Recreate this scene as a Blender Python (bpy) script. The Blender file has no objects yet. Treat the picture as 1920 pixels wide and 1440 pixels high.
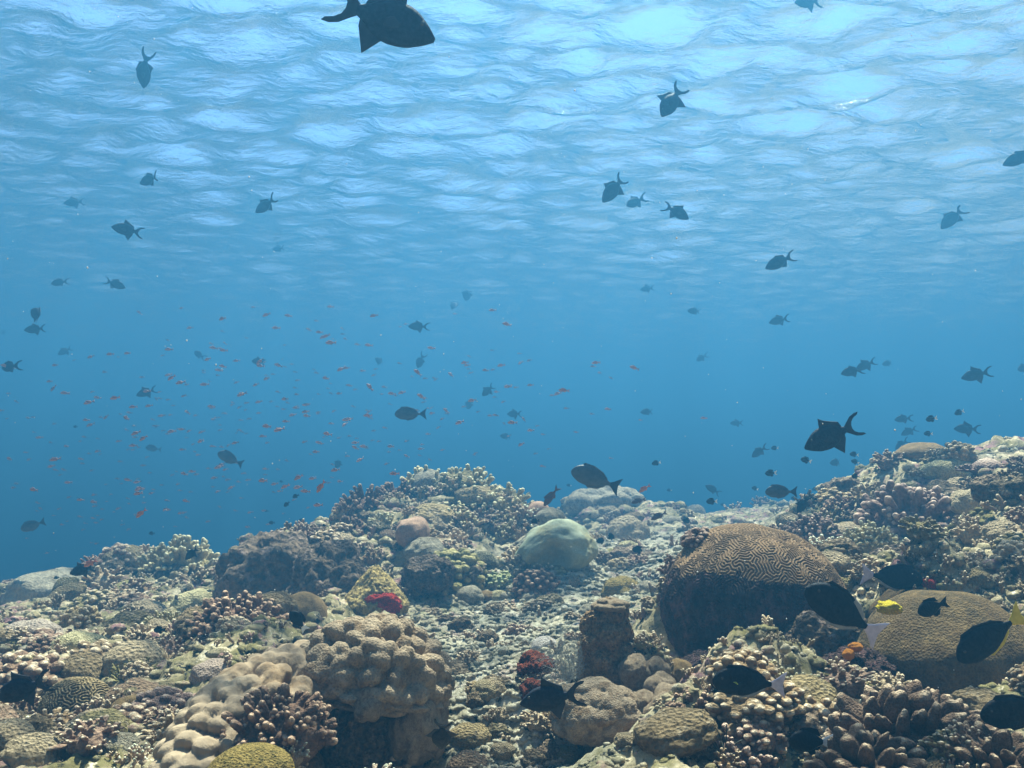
import bpy, bmesh, math, random
import numpy as np
from mathutils import Matrix, Vector

# ------------------------------------------------------------------ camera, sky, sun, exposure
SC = bpy.context.scene
COL = SC.collection
R = math.radians
PITCH = R(5.5)
FPX = 1663.0                      # focal length in photo pixels (1920 wide)
cam = bpy.data.cameras.new('camera')
camo = bpy.data.objects.new('camera', cam)
COL.objects.link(camo)
cam.sensor_width = 36.0
cam.lens = 36.0 * FPX / 1920.0
cam.clip_start = 0.02
cam.clip_end = 500
camo.location = (0, 0, 0)
camo.rotation_euler = (math.pi / 2 + PITCH, 0, 0)
SC.camera = camo

SUN_EL, SUN_AZ = R(66), R(10)     # azimuth from +Y towards +X
w = bpy.data.worlds.new('World')
SC.world = w
w.use_nodes = True
nt = w.node_tree
bg = nt.nodes['Background']
sky = nt.nodes.new('ShaderNodeTexSky')
sky.sky_type = 'NISHITA'
sky.sun_disc = False
sky.sun_elevation = SUN_EL
sky.sun_rotation = SUN_AZ
nt.links.new(sky.outputs[0], bg.inputs[0])
bg.inputs[1].default_value = 0.054

sl = bpy.data.lights.new('sun', 'SUN')
sl.energy = 5.0
sl.angle = R(0.6)
sl.color = (1.0, 0.855, 0.63)
so = bpy.data.objects.new('sun', sl)
COL.objects.link(so)
sdir = Vector((math.sin(SUN_AZ) * math.cos(SUN_EL), math.cos(SUN_AZ) * math.cos(SUN_EL), math.sin(SUN_EL)))
so.rotation_euler = sdir.to_track_quat('Z', 'Y').to_euler()

SC.view_settings.view_transform = 'Standard'
SC.view_settings.look = 'None'
SC.view_settings.gamma = 1.0
SC.view_settings.exposure = 2.7
SC.view_settings.use_curve_mapping = False

WATER_Z = 3.3
HAZE_DENSITY = 0.099
HAZE_COLOR = (0.046, 0.202, 0.392)

# ------------------------------------------------------------------ helpers
rnd = random.Random(7)
RS = np.random.RandomState(11)
_perm = RS.permutation(256)
_perm = np.concatenate([_perm, _perm, _perm])
_grad = RS.normal(size=(256, 3))
_grad /= np.linalg.norm(_grad, axis=1)[:, None]


def pn(P):
    """gradient noise, about -0.7..0.7"""
    P = np.asarray(P, dtype=np.float64)
    I = np.floor(P).astype(np.int64)
    f = P - I
    u = f * f * f * (f * (f * 6 - 15) + 10)
    I &= 255
    out = 0
    for dx in (0, 1):
        wx = u[:, 0] if dx else 1 - u[:, 0]
        for dy in (0, 1):
            wy = u[:, 1] if dy else 1 - u[:, 1]
            for dz in (0, 1):
                wz = u[:, 2] if dz else 1 - u[:, 2]
                h = _perm[_perm[_perm[(I[:, 0] + dx) & 255] + ((I[:, 1] + dy) & 255)] + ((I[:, 2] + dz) & 255)]
                g = _grad[h]
                d = g[:, 0] * (f[:, 0] - dx) + g[:, 1] * (f[:, 1] - dy) + g[:, 2] * (f[:, 2] - dz)
                out = out + wx * wy * wz * d
    return out


def fbm(P, octs=4, gain=0.5):
    P = np.asarray(P, dtype=np.float64)
    a, s, o = 1.0, 1.0, 0
    for i in range(octs):
        o = o + a * pn(P * s + 17.3 * i)
        a *= gain
        s *= 2.03
    return o


def make_mesh(name, V, F, mat=None, tip=None, smooth=True):
    """F: list of index arrays (n,k) or lists"""
    me = bpy.data.meshes.new(name)
    V = np.asarray(V, dtype=np.float32)
    idx, tot = [], []
    for f in F:
        f = np.asarray(f)
        if f.ndim == 1:
            f = f[None, :]
        idx.append(f.reshape(-1))
        tot.append(np.full(len(f), f.shape[1]))
    idx = np.concatenate(idx).astype(np.int32)
    tot = np.concatenate(tot).astype(np.int32)
    st = np.concatenate([[0], np.cumsum(tot)[:-1]]).astype(np.int32)
    me.vertices.add(len(V))
    me.vertices.foreach_set('co', V.reshape(-1))
    me.loops.add(len(idx))
    me.loops.foreach_set('vertex_index', idx)
    me.polygons.add(len(tot))
    me.polygons.foreach_set('loop_start', st)
    me.polygons.foreach_set('use_smooth', np.full(len(tot), smooth))
    if tip is not None:
        at = me.attributes.new('tip', 'FLOAT', 'POINT')
        at.data.foreach_set('value', np.asarray(tip, dtype=np.float32))
    me.update(calc_edges=True)
    me.validate()
    if mat is not None:
        me.materials.append(mat)
    return me


class MB:
    def __init__(s):
        s.V, s.F, s.T, s.n = [], [], [], 0

    def add(s, V, F, tip=None):
        V = np.asarray(V, dtype=np.float64)
        for f in F:
            f = np.asarray(f)
            if f.ndim == 1:
                f = f[None, :]
            s.F.append(f + s.n)
        s.V.append(V)
        s.T.append(np.zeros(len(V)) if tip is None else np.asarray(tip))
        s.n += len(V)

    def arrays(s):
        return np.concatenate(s.V), s.F, np.concatenate(s.T)

    def mesh(s, name, mat):
        V, F, T = s.arrays()
        return make_mesh(name, V, F, mat, T)


def link(name, me, parent=None):
    o = bpy.data.objects.new(name, me)
    COL.objects.link(o)
    if parent is not None:
        o.parent = parent
    return o


def tag(o, label, cat, group=None, kind=None):
    o['label'] = label
    o['category'] = cat
    if group:
        o['group'] = group
    if kind:
        o['kind'] = kind
    return o


def thing(name, label, cat, loc=(0, 0, 0), rz=0, s=1.0, group=None):
    o = bpy.data.objects.new(name, None)
    o.empty_display_size = 0.05
    COL.objects.link(o)
    o.location = loc
    o.rotation_euler = (0, 0, rz)
    o.scale = (s, s, s)
    return tag(o, label, cat, group)


_ico = {}


def ico(n):
    if n not in _ico:
        bm = bmesh.new()
        bmesh.ops.create_icosphere(bm, subdivisions=n, radius=1)
        V = np.array([v.co[:] for v in bm.verts])
        F = np.array([[v.index for v in f.verts] for f in bm.faces])
        bm.free()
        V /= np.linalg.norm(V, axis=1)[:, None]
        _ico[n] = (V, F)
    V, F = _ico[n]
    return V.copy(), F.copy()


def sph_points(n, rs, k=12, zmin=-1.0):
    pts = []
    while len(pts) < n:
        c = rs.normal(size=(k, 3))
        c /= np.linalg.norm(c, axis=1)[:, None]
        c = c[c[:, 2] >= zmin]
        if not len(c):
            continue
        if not pts:
            pts.append(c[0])
            continue
        P = np.array(pts)
        d = np.min(np.linalg.norm(c[:, None] - P[None], axis=2), axis=1)
        pts.append(c[np.argmax(d)])
    return np.array(pts)


def nearest(Vn, P):
    d = np.full(len(Vn), 9.0)
    for p in P:
        d = np.minimum(d, np.linalg.norm(Vn - p, axis=1))
    return d


def tube(path, rad, sides=7, knob=0.0, rs=None):
    path = np.asarray(path, dtype=np.float64)
    rad = list(rad)
    t = path[-1] - path[-2]
    t /= np.linalg.norm(t) + 1e-9
    r0 = rad[-1]
    path = np.vstack([path, path[-1] + t * r0 * 0.55, path[-1] + t * r0 * 0.9])
    rad += [r0 * 0.8, r0 * 0.4]
    k = len(path)
    T = np.gradient(path, axis=0)
    T /= np.linalg.norm(T, axis=1)[:, None] + 1e-9
    ref = np.array([0.31, 0.2, 0.93]) if abs(T[0][2]) < 0.8 else np.array([0.95, 0.3, 0.05])
    N = np.cross(T, ref)
    N /= np.linalg.norm(N, axis=1)[:, None] + 1e-9
    Bn = np.cross(T, N)
    a = np.linspace(0, 2 * np.pi, sides, endpoint=False)
    rr = np.asarray(rad)[:, None] * np.ones((k, sides))
    if knob and rs is not None:
        rr = rr * (1 + knob * rs.normal(size=rr.shape))
    V = path[:, None, :] + rr[:, :, None] * (np.cos(a)[None, :, None] * N[:, None, :] + np.sin(a)[None, :, None] * Bn[:, None, :])
    V = V.reshape(-1, 3)
    i = np.arange(k - 1)[:, None] * sides
    j = np.arange(sides)[None, :]
    j2 = (j + 1) % sides
    Q = np.stack([i + j, i + j2, i + sides + j2, i + sides + j], axis=-1).reshape(-1, 4)
    V = np.vstack([V, path[-1] + t * r0 * 0.12])
    top = (k - 1) * sides
    Tq = np.stack([top + np.arange(sides), top + (np.arange(sides) + 1) % sides, np.full(sides, len(V) - 1)], axis=-1)
    tip = np.repeat(np.linspace(0, 1, k), sides)
    return V, [Q, Tq], np.append(tip, 1.0)


# ------------------------------------------------------------------ node materials
def new_mat(name):
    m = bpy.data.materials.new(name)
    m.use_nodes = True
    n = m.node_tree
    return m, n, n.nodes['Principled BSDF']


def nd(n, t, **kw):
    x = n.nodes.new(t)
    for k, v in kw.items():
        if k.startswith('i_'):
            x.inputs[k[2:].replace('_', ' ')].default_value = v
        else:
            setattr(x, k, v)
    return x


def ramp(n, stops, interp='LINEAR'):
    r = n.nodes.new('ShaderNodeValToRGB')
    r.color_ramp.interpolation = interp
    e = r.color_ramp.elements
    while len(e) > 1:
        e.remove(e[-1])
    e[0].position, e[0].color = stops[0][0], (*stops[0][1], 1)
    for p, c in stops[1:]:
        q = e.new(p)
        q.color = (*c, 1)
    return r


def mixc(n, a, b, fac, mode='MIX'):
    m = n.nodes.new('ShaderNodeMix')
    m.data_type = 'RGBA'
    m.blend_type = mode
    for sock, v in ((m.inputs[0], fac), (m.inputs[6], a), (m.inputs[7], b)):
        if hasattr(v, 'is_linked') or hasattr(v, 'links'):
            n.links.new(v, sock)
        else:
            sock.default_value = v if not isinstance(v, tuple) else (*v, 1)
    return m.outputs[2]


def coral_mat(name, c1, c2, tipc=None, scale=6.0, fine=60.0, bump=0.5, patch=None, rnd_cols=None, rough=0.85, cells=None, bdist=0.01, pamt=0.5):
    """two-tone coral skin with fine polyp bumps; tipc colours growing tips; patch = algae / coralline patches"""
    m, n, p = new_mat(name)
    fine *= 0.28
    wm = lambda c: None if c is None else (min(0.9, c[0] * 1.5), c[1] * 1.22, c[2] * 0.95)
    c1, c2, tipc, patch = wm(c1), wm(c2), wm(tipc), wm(patch)
    rnd_cols = [wm(c) for c in rnd_cols] if rnd_cols else None
    bdist *= 1.6
    bump = min(1.0, bump * 1.5)
    co = nd(n, 'ShaderNodeTexCoord')
    no = nd(n, 'ShaderNodeTexNoise', i_Scale=scale, i_Detail=6.0, i_Roughness=0.65)
    n.links.new(co.outputs['Object'], no.inputs['Vector'])
    rp = ramp(n, [(0.35, c1), (0.65, c2)])
    n.links.new(no.outputs['Fac'], rp.inputs[0])
    col = rp.outputs[0]
    if rnd_cols:
        oi = nd(n, 'ShaderNodeObjectInfo')
        k = len(rnd_cols)
        rr = ramp(n, [(i / k, c) for i, c in enumerate(rnd_cols)], 'CONSTANT')
        n.links.new(oi.outputs['Random'], rr.inputs[0])
        col = mixc(n, col, rr.outputs[0], 0.5)
    if patch:
        n2 = nd(n, 'ShaderNodeTexNoise', i_Scale=scale * 0.55, i_Detail=5.0, i_Roughness=0.7)
        mp = nd(n, 'ShaderNodeMapping')
        mp.inputs['Location'].default_value = (3.1, 7.7, 1.3)
        n.links.new(co.outputs['Object'], mp.inputs[0])
        n.links.new(mp.outputs[0], n2.inputs['Vector'])
        r2 = ramp(n, [(pamt, (0, 0, 0)), (pamt + 0.1, (1, 1, 1))])
        n.links.new(n2.outputs['Fac'], r2.inputs[0])
        col = mixc(n, col, patch, r2.outputs[0])
    if tipc:
        at = nd(n, 'ShaderNodeAttribute', attribute_name='tip')
        r3 = ramp(n, [(0.62, (0, 0, 0)), (1.0, (1, 1, 1))])
        n.links.new(at.outputs['Fac'], r3.inputs[0])
        col = mixc(n, col, tipc, r3.outputs[0])
    # fine speckle of polyps
    vo = nd(n, 'ShaderNodeTexVoronoi', i_Scale=cells or fine * 0.7)
    n.links.new(co.outputs['Object'], vo.inputs['Vector'])
    rv = ramp(n, [(0.1, (0.62, 0.62, 0.62)), (0.6, (1.12, 1.12, 1.12))])
    n.links.new(vo.outputs['Distance'], rv.inputs[0])
    col = mixc(n, col, rv.outputs[0], 0.7, 'MULTIPLY')
    n.links.new(col, p.inputs['Base Color'])
    p.inputs['Roughness'].default_value = rough
    p.inputs['Specular IOR Level'].default_value = 0.06
    fn = nd(n, 'ShaderNodeTexNoise', i_Scale=fine, i_Detail=4.0, i_Roughness=0.7)
    n.links.new(co.outputs['Object'], fn.inputs['Vector'])
    ad = nd(n, 'ShaderNodeMath', operation='ADD')
    n.links.new(fn.outputs['Fac'], ad.inputs[0])
    n.links.new(vo.outputs['Distance'], ad.inputs[1])
    b = nd(n, 'ShaderNodeBump', i_Strength=bump, i_Distance=bdist)
    n.links.new(ad.outputs[0], b.inputs['Height'])
    n.links.new(b.outputs[0], p.inputs['Normal'])
    return m


def plain_mat(name, c1, c2=None, rough=0.5, scale=4.0, spec=0.3, bump=0.0):
    m, n, p = new_mat(name)
    co = nd(n, 'ShaderNodeTexCoord')
    no = nd(n, 'ShaderNodeTexNoise', i_Scale=scale, i_Detail=5.0, i_Roughness=0.6)
    n.links.new(co.outputs['Object'], no.inputs['Vector'])
    rp = ramp(n, [(0.35, c1), (0.7, c2 or tuple(min(1, x * 1.5) for x in c1))])
    n.links.new(no.outputs['Fac'], rp.inputs[0])
    n.links.new(rp.outputs[0], p.inputs['Base Color'])
    p.inputs['Roughness'].default_value = rough
    p.inputs['Specular IOR Level'].default_value = spec
    if bump:
        b = nd(n, 'ShaderNodeBump', i_Strength=bump, i_Distance=0.01)
        n.links.new(no.outputs['Fac'], b.inputs['Height'])
        n.links.new(b.outputs[0], p.inputs['Normal'])
    return m


# ------------------------------------------------------------------ geometry of view
ST, CT = math.sin(PITCH), math.cos(PITCH)


def ray(px, py):
    px = np.asarray(px, dtype=np.float64)
    py = np.asarray(py, dtype=np.float64)
    dx = (px - 960) / FPX
    dy = (720 - py) / FPX
    y = CT - ST * dy
    z = ST + CT * dy
    return np.stack([dx / y, np.ones_like(dx), z / y], axis=-1)      # scaled to y = 1


def at(px, py, Y):
    return ray(px, py) * Y


# ------------------------------------------------------------------ terrain
CP = [  # photo pixel x, y, distance: the reef surface under the corals
    (-150, 1440, 2.3), (0, 1440, 2.25), (250, 1440, 2.2), (520, 1440, 2.15), (760, 1440, 2.25), (960, 1440, 2.3),
    (1150, 1440, 2.05), (1350, 1440, 1.95), (1550, 1440, 1.85), (1750, 1440, 1.7), (1950, 1430, 1.6), (2150, 1400, 1.6),
    (0, 1330, 2.9), (200, 1330, 2.8), (400, 1330, 2.65), (620, 1340, 2.6), (880, 1320, 2.95), (1040, 1320, 2.7), (1200, 1320, 2.5), (1330, 1330, 2.4),
    (0, 1230, 3.7), (150, 1240, 3.5), (330, 1230, 3.4), (480, 1230, 3.3), (900, 1220, 3.8), (1030, 1220, 3.6), (1200, 1200, 3.5), (1300, 1265, 2.75), (1420, 1270, 2.7), (1560, 1260, 2.65),
    (0, 1150, 6.0), (180, 1150, 5.5), (350, 1160, 4.5), (500, 1160, 4.3), (620, 1165, 4.3), (720, 1170, 4.3), (860, 1130, 5.0), (1000, 1120, 5.2), (1150, 1100, 5.3), (1230, 1080, 5.2),
    (-150, 1115, 9.0), (0, 1112, 8.8), (120, 1105, 8.4), (260, 1085, 7.5), (380, 1080, 6.6), (440, 1085, 6.0),
    (470, 1050, 6.2), (560, 1035, 6.1), (640, 985, 6.3), (740, 945, 6.5), (840, 925, 6.6), (900, 925, 6.7), (980, 955, 6.9), (1050, 990, 6.8), (840, 1000, 6.0), (700, 1040, 5.6), (850, 1075, 5.4), (580, 1100, 5.3), (960, 1050, 5.9),
    (1100, 1020, 7.5), (1060, 955, 10.0), (1130, 940, 10.2), (1200, 955, 10.2), (1160, 1010, 8.0), (1230, 1010, 7.8), (1330, 975, 10.5), (1420, 968, 10.0), (1500, 968, 8.5),
    (1300, 1020, 6.0), (1400, 1000, 6.0), (1520, 975, 6.2), (1580, 945, 6.0), (1640, 900, 5.6), (1700, 860, 5.2), (1780, 850, 5.2), (1880, 845, 5.6), (2000, 830, 5.8), (2200, 800, 6.0),
    (1600, 1010, 4.4), (1700, 970, 4.4), (1800, 930, 4.3), (1900, 920, 4.2), (2050, 900, 4.2),
    (1620, 1090, 3.4), (1720, 1060, 3.4), (1800, 1030, 3.3), (1900, 1000, 3.3), (2050, 990, 3.2),
    (1640, 1260, 2.6), (1700, 1200, 2.75), (1780, 1150, 2.8), (1900, 1120, 2.7), (1900, 1340, 2.05), (1750, 1375, 2.05), (2100, 1150, 2.5), (2100, 1280, 2.0),
]
WP = [  # world points: drop-off to the left and behind, ground behind the camera
    (-6, 9.5, -2.4), (-3.5, 9.5, -2.3), (-1.5, 9.5, -1.7), (0, 9.8, -0.95), (-3, 13, -4), (-8, 13, -4.5), (0, 14, -1.8), (3, 14, -0.8), (6, 14, -0.4), (9, 10, 0.1),
    (-8, 7, -1.6), (-9, 4, -1.3), (-6, 1, -1.0), (-3, 0, -0.85), (0, 0, -0.8), (3, 0, -0.55), (6, 2, 0.1), (0, -5, -0.8), (-8, -6, -1.4), (8, -6, 0.1),
    (0, 1, -0.75), (1.5, 0.9, -0.6), (-1.5, 1, -0.8), (8, 6, 0.35), (5.5, 7.5, 0.1), (2.6, 7.5, -0.35), (-12, 20, -6), (0, 22, -4), (12, 22, -1.0), (14, 12, 0.2), (-20, 5, -4), (20, 0, 0.2), (0, -20, -1), (-2.2, 8.0, -1.35), (-4.2, 8.0, -1.6),
]
CPa = np.array(CP, dtype=np.float64)
ctr = np.vstack([at(CPa[:, 0], CPa[:, 1], 1.0) * CPa[:, 2:3], np.array(WP)])
CX, CZ = ctr[:, :2], ctr[:, 2]
_K = np.sqrt(((CX[:, None] - CX[None]) ** 2).sum(-1) + 0.05)
_n = len(CX)
_A = np.zeros((_n + 1, _n + 1))
_A[:_n, :_n] = _K - 0.03 * np.eye(_n) * -1
_A[:_n, _n] = 1
_A[_n, :_n] = 1
_W = np.linalg.solve(_A, np.append(CZ, 0))


PITS = [(-0.365, 2.28, 0.20, 0.22), (0.80, 2.62, 0.25, 0.10), (-1.45, 5.15, 0.45, 0.25), (2.0, 3.9, 0.35, 0.15)]   # hollows under overhanging corals
for _px, _py, _Y, _r, _d in ((1268, 1075, 3.2, 0.16, 0.17), (1312, 1030, 3.15, 0.12, 0.10), (495, 1050, 5.6, 0.3, 0.27), (560, 1030, 5.7, 0.3, 0.1), (1032, 972, 5.85, 0.25, 0.2), (1045, 1036, 5.4, 0.32, 0.14),
                             (1197, 1229, 2.74, 0.12, 0.17), (1215, 1265, 2.65, 0.12, 0.10), (905, 1058, 5.45, 0.18, 0.11), (1890, 915, 4.0, 0.2, 0.14), (1745, 1098, 2.78, 0.12, 0.13), (215, 1100, 7.05, 0.4, 0.1), (1755, 1035, 3.4, 0.2, 0.06), (1335, 1270, 2.75, 0.15, 0.04), (1010, 960, 6.3, 0.2, 0.1)):
    _q = at(_px, _py, _Y)
    PITS.append((_q[0], _q[1] + 0.03, _r, -_d))                      # rock knolls that carry the higher corals


def ground(x, y):
    x = np.asarray(x, dtype=np.float64).reshape(-1)
    y = np.asarray(y, dtype=np.float64).reshape(-1)
    z = np.full(len(x), _W[_n])
    for i in range(_n):
        z += _W[i] * np.sqrt((x - CX[i, 0]) ** 2 + (y - CX[i, 1]) ** 2 + 0.05)
    r = np.hypot(x, y)
    for (ax, ay, ar, ad) in PITS:
        z -= ad * np.exp(-(((x - ax) ** 2 + (y - ay) ** 2) / ar ** 2) ** 2)
    far = np.clip((r - 20) / 20, 0, 1)
    z = z * (1 - far) + far * -6
    return np.clip(z, -7, 1.2)


CHAN = [(940, 1480, 2.2, 0.26), (930, 1380, 2.6, 0.30), (900, 1290, 3.1, 0.36), (940, 1215, 3.7, 0.45), (1000, 1150, 4.6, 0.6), (1090, 1110, 5.2, 0.7), (1170, 1070, 5.8, 0.8), (1220, 1020, 7.4, 0.9)]


def channel(x, y):
    """1 on the pale sandy rock of the channel"""
    m_ = np.zeros(len(x))
    pts = [(at(a, b_, c_)[0], c_, w_) for a, b_, c_, w_ in CHAN]
    wob = 0.22 * fbm(np.stack([x * 2.5, y * 2.5, x * 0 + 4.4], -1), 3)
    for i in range(len(pts) - 1):
        for t in np.linspace(0, 1, 6):
            cx = pts[i][0] * (1 - t) + pts[i + 1][0] * t
            cy = pts[i][1] * (1 - t) + pts[i + 1][1] * t
            wd = pts[i][2] * (1 - t) + pts[i + 1][2] * t
            m_ = np.maximum(m_, np.clip(1.5 - np.hypot(x - cx, (y - cy)) / wd + wob * 2, 0, 1))
    return m_


def detail(x, y):
    ch = channel(x, y)
    P = np.stack([x, y, np.zeros_like(x)], axis=-1)
    q = P + 0.25 * np.stack([pn(P * 2.1), pn(P * 2.1 + 9.1), np.zeros_like(x)], axis=-1)
    d = 0.13 * fbm(q * 1.6, 2)
    rid = 1 - np.abs(fbm(q * 4.2 + 3.3, 3)) * 2
    d += 0.05 * (rid - 0.5)
    d *= 1 - 0.62 * ch
    d += 0.035 * np.maximum(fbm(q * 11.0, 2), -0.15)
    d += 0.020 * np.clip(2.2 / np.maximum(np.hypot(x, y), 0.1), 0.15, 1) * fbm(q * 30.0, 2)
    return d


def hit(px, py, dz=0.0):
    """first point of the reef surface along a photo ray, or None"""
    rr = ray(float(px), float(py))
    Y = np.geomspace(1.2, 40, 900)
    z = ground(rr[0] * Y, Y) + detail(rr[0] * Y, Y) * 0.6 + dz
    below = np.nonzero(rr[2] * Y <= z)[0]
    if not len(below):
        return None
    return rr * Y[below[0]]


def hits(px, py):
    rr = ray(px, py)
    out = np.full(len(rr), np.nan)
    for Y in np.geomspace(1.2, 30, 260):
        m = np.isnan(out)
        z = ground(rr[m, 0] * Y, np.full(m.sum(), Y))
        mm = rr[m, 2] * Y <= z
        k = np.nonzero(m)[0][mm]
        out[k] = Y
    return rr * out[:, None]


def gz(x, y):
    x = np.atleast_1d(np.asarray(x, float))
    y = np.atleast_1d(np.asarray(y, float))
    return ground(x, y) + detail(x, y)


def polar_grid(front_cols, half, back_cols, r0, r1, step):
    a = np.concatenate([np.linspace(-half, half, front_cols), np.linspace(half, 2 * np.pi - half, back_cols + 2)[1:-1]])
    nr = int(math.log(r1 / r0) / step)
    rr = np.geomspace(r0, r1, nr)
    x = np.outer(rr, np.sin(a))
    y = np.outer(rr, np.cos(a))
    na = len(a)
    i = np.arange(nr - 1)[:, None] * na
    j = np.arange(na)[None, :]
    j2 = (j + 1) % na
    Q = np.stack([i + j, i + na + j, i + na + j2, i + j2], axis=-1).reshape(-1, 4)
    return x.reshape(-1), y.reshape(-1), Q, np.arange(na)


def ground_material():
    m, n, p = new_mat('reef_rock')
    co = nd(n, 'ShaderNodeTexCoord')
    v = co.outputs['Object']

    def noise(s, d=6.0, r=0.65, off=0.0):
        mp = nd(n, 'ShaderNodeMapping')
        mp.inputs['Location'].default_value = (off, off * 1.7, off * 0.3)
        n.links.new(v, mp.inputs[0])
        t = nd(n, 'ShaderNodeTexNoise', i_Scale=s, i_Detail=d, i_Roughness=r)
        n.links.new(mp.outputs[0], t.inputs['Vector'])
        return t.outputs['Fac']
    a = ramp(n, [(0.30, (0.05, 0.05, 0.035)), (0.43, (0.19, 0.18, 0.12)), (0.54, (0.36, 0.335, 0.25)), (0.66, (0.62, 0.60, 0.51))])
    n.links.new(noise(9.0, 8.0, 0.75), a.inputs[0])
    # turf algae, coralline crust, dark spots
    g = ramp(n, [(0.5, (0, 0, 0)), (0.6, (1, 1, 1))])
    n.links.new(noise(4.0, 5.0, 0.7, 5.0), g.inputs[0])
    col = mixc(n, a.outputs[0], (0.17, 0.165, 0.085), g.outputs[0])
    g2 = ramp(n, [(0.54, (0, 0, 0)), (0.62, (1, 1, 1))])
    n.links.new(noise(6.5, 6.0, 0.7, 11.0), g2.inputs[0])
    col = mixc(n, col, (0.24, 0.15, 0.17), g2.outputs[0])
    g3 = ramp(n, [(0.60, (0, 0, 0)), (0.66, (1, 1, 1))])
    n.links.new(noise(15.0, 7.0, 0.75, 23.0), g3.inputs[0])
    col = mixc(n, col, (0.70, 0.69, 0.62), g3.outputs[0])
    col = mixc(n, col, (1.42, 1.17, 0.92), 1.0, 'MULTIPLY')
    # pale sand and bleached rubble lying in the channel
    at_ = nd(n, 'ShaderNodeAttribute', attribute_name='tip')
    sd = ramp(n, [(0.40, (0.10, 0.085, 0.06)), (0.48, (0.36, 0.31, 0.22)), (0.57, (0.60, 0.53, 0.41)), (0.67, (0.85, 0.79, 0.67))])
    n.links.new(noise(18.0, 9.0, 0.82, 41.0), sd.inputs[0])
    ml = nd(n, 'ShaderNodeMath', operation='MULTIPLY')
    n.links.new(at_.outputs['Fac'], ml.inputs[0])
    ml.inputs[1].default_value = 0.66
    col = mixc(n, col, sd.outputs[0], ml.outputs[0])
    g4 = ramp(n, [(0.545, (0, 0, 0)), (0.62, (1, 1, 1))])
    n.links.new(noise(24.0, 6.0, 0.7, 31.0), g4.inputs[0])
    col = mixc(n, col, (0.03, 0.028, 0.022), g4.outputs[0])
    n.links.new(col, p.inputs['Base Color'])
    p.inputs['Roughness'].default_value = 0.92
    p.inputs['Specular IOR Level'].default_value = 0.1
    b = nd(n, 'ShaderNodeBump', i_Strength=1.0, i_Distance=0.016)
    n.links.new(noise(38.0, 9.0, 0.8, 2.0), b.inputs['Height'])
    n.links.new(b.outputs[0], p.inputs['Normal'])
    return m


MG = ground_material()
x, y, Q, ring = polar_grid(900, R(42), 90, 0.5, 190, 0.0058)
z = ground(x, y) + detail(x, y)
gv = np.stack([x, y, z], axis=-1)
gv = np.vstack([gv, [[0, 0, -0.85]]])
cap = np.stack([np.full(len(ring), len(gv) - 1), ring, (ring + 1) % len(ring)], axis=-1)
grd = link('ground', make_mesh('ground', gv, [Q, cap[:, [0, 1, 2]]], MG, np.append(channel(x, y), 0.0)))
tag(grd, 'pale rocky reef floor of rubble and turf sloping down to the left', 'reef floor', kind='structure')
del gv, x, y, z, Q

# ------------------------------------------------------------------ water surface seen from below
def wave_height(x, y):
    rs = np.random.RandomState(5)
    h = np.zeros_like(x)
    main = R(77)
    r = np.hypot(x, y)
    for i in range(110):
        lam = 0.17 * (0.95 / 0.17) ** rs.uniform() ** 1.1
        th = main + rs.normal() * 0.5
        k = 2 * np.pi / lam
        amp = 0.036 * lam ** 0.95 / k ** 0.08 * rs.uniform(0.5, 1.2) * 0.39
        ph = rs.uniform(0, 6.28)
        fade = np.clip(1.4 - r * 0.028 / lam, 0, 1)
        s = np.sin(k * (x * math.cos(th) + y * math.sin(th)) + ph)
        h += fade * amp * (s + 0.25 * s * s)
    return h


x, y, Q, ring = polar_grid(800, R(42), 120, 0.4, 190, 0.0080)
wx = x + 0.25 * pn(np.stack([x * 0.5, y * 0.5, x * 0 + 3.3], -1))
wy = y + 0.25 * pn(np.stack([x * 0.5, y * 0.5, x * 0 + 8.3], -1))
z = WATER_Z + wave_height(wx, wy)
wv = np.vstack([np.stack([x, y, z], -1), [[0, 0, WATER_Z]]])
cap = np.stack([np.full(len(ring), len(wv) - 1), (ring + 1) % len(ring), ring], axis=-1)
m, n, p = new_mat('water_surface')
n.nodes.remove(p)
out = n.nodes['Material Output']
tr = nd(n, 'ShaderNodeBsdfTransparent')
tr.inputs['Color'].default_value = (0.64, 0.85, 1.0, 1)
gl = nd(n, 'ShaderNodeBsdfGlossy', i_Roughness=0.05)
gl.inputs['Color'].default_value = (0.95, 0.98, 1, 1)
fr = nd(n, 'ShaderNodeFresnel', i_IOR=1.333)
co = nd(n, 'ShaderNodeTexCoord')
mp = nd(n, 'ShaderNodeMapping')
mp.inputs['Rotation'].default_value = (0, 0, R(-13))
mp.inputs['Scale'].default_value = (4.5, 10.0, 1)
n.links.new(co.outputs['Object'], mp.inputs[0])
no = nd(n, 'ShaderNodeTexNoise', i_Scale=1.0, i_Detail=7.0, i_Roughness=0.585)
n.links.new(mp.outputs[0], no.inputs['Vector'])
bp = nd(n, 'ShaderNodeBump', i_Strength=1.0, i_Distance=0.045)
n.links.new(no.outputs['Fac'], bp.inputs['Height'])
n.links.new(bp.outputs[0], fr.inputs['Normal'])
n.links.new(bp.outputs[0], gl.inputs['Normal'])
mx = nd(n, 'ShaderNodeMixShader')
n.links.new(fr.outputs[0], mx.inputs[0])
n.links.new(tr.outputs[0], mx.inputs[1])
n.links.new(gl.outputs[0], mx.inputs[2])
n.links.new(mx.outputs[0], out.inputs['Surface'])
wat = link('water', make_mesh('water', wv, [Q[:, ::-1], cap[:, ::-1]], m))
# face normals point up
if wat.data.polygons[len(wat.data.polygons) // 2].normal.z < 0:
    wat.data.flip_normals()
tag(wat, 'rippled sea surface seen from below with bright sky patches', 'water surface', kind='structure')
WTOP = float(z.max())
del wv, x, y, z, Q

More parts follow.
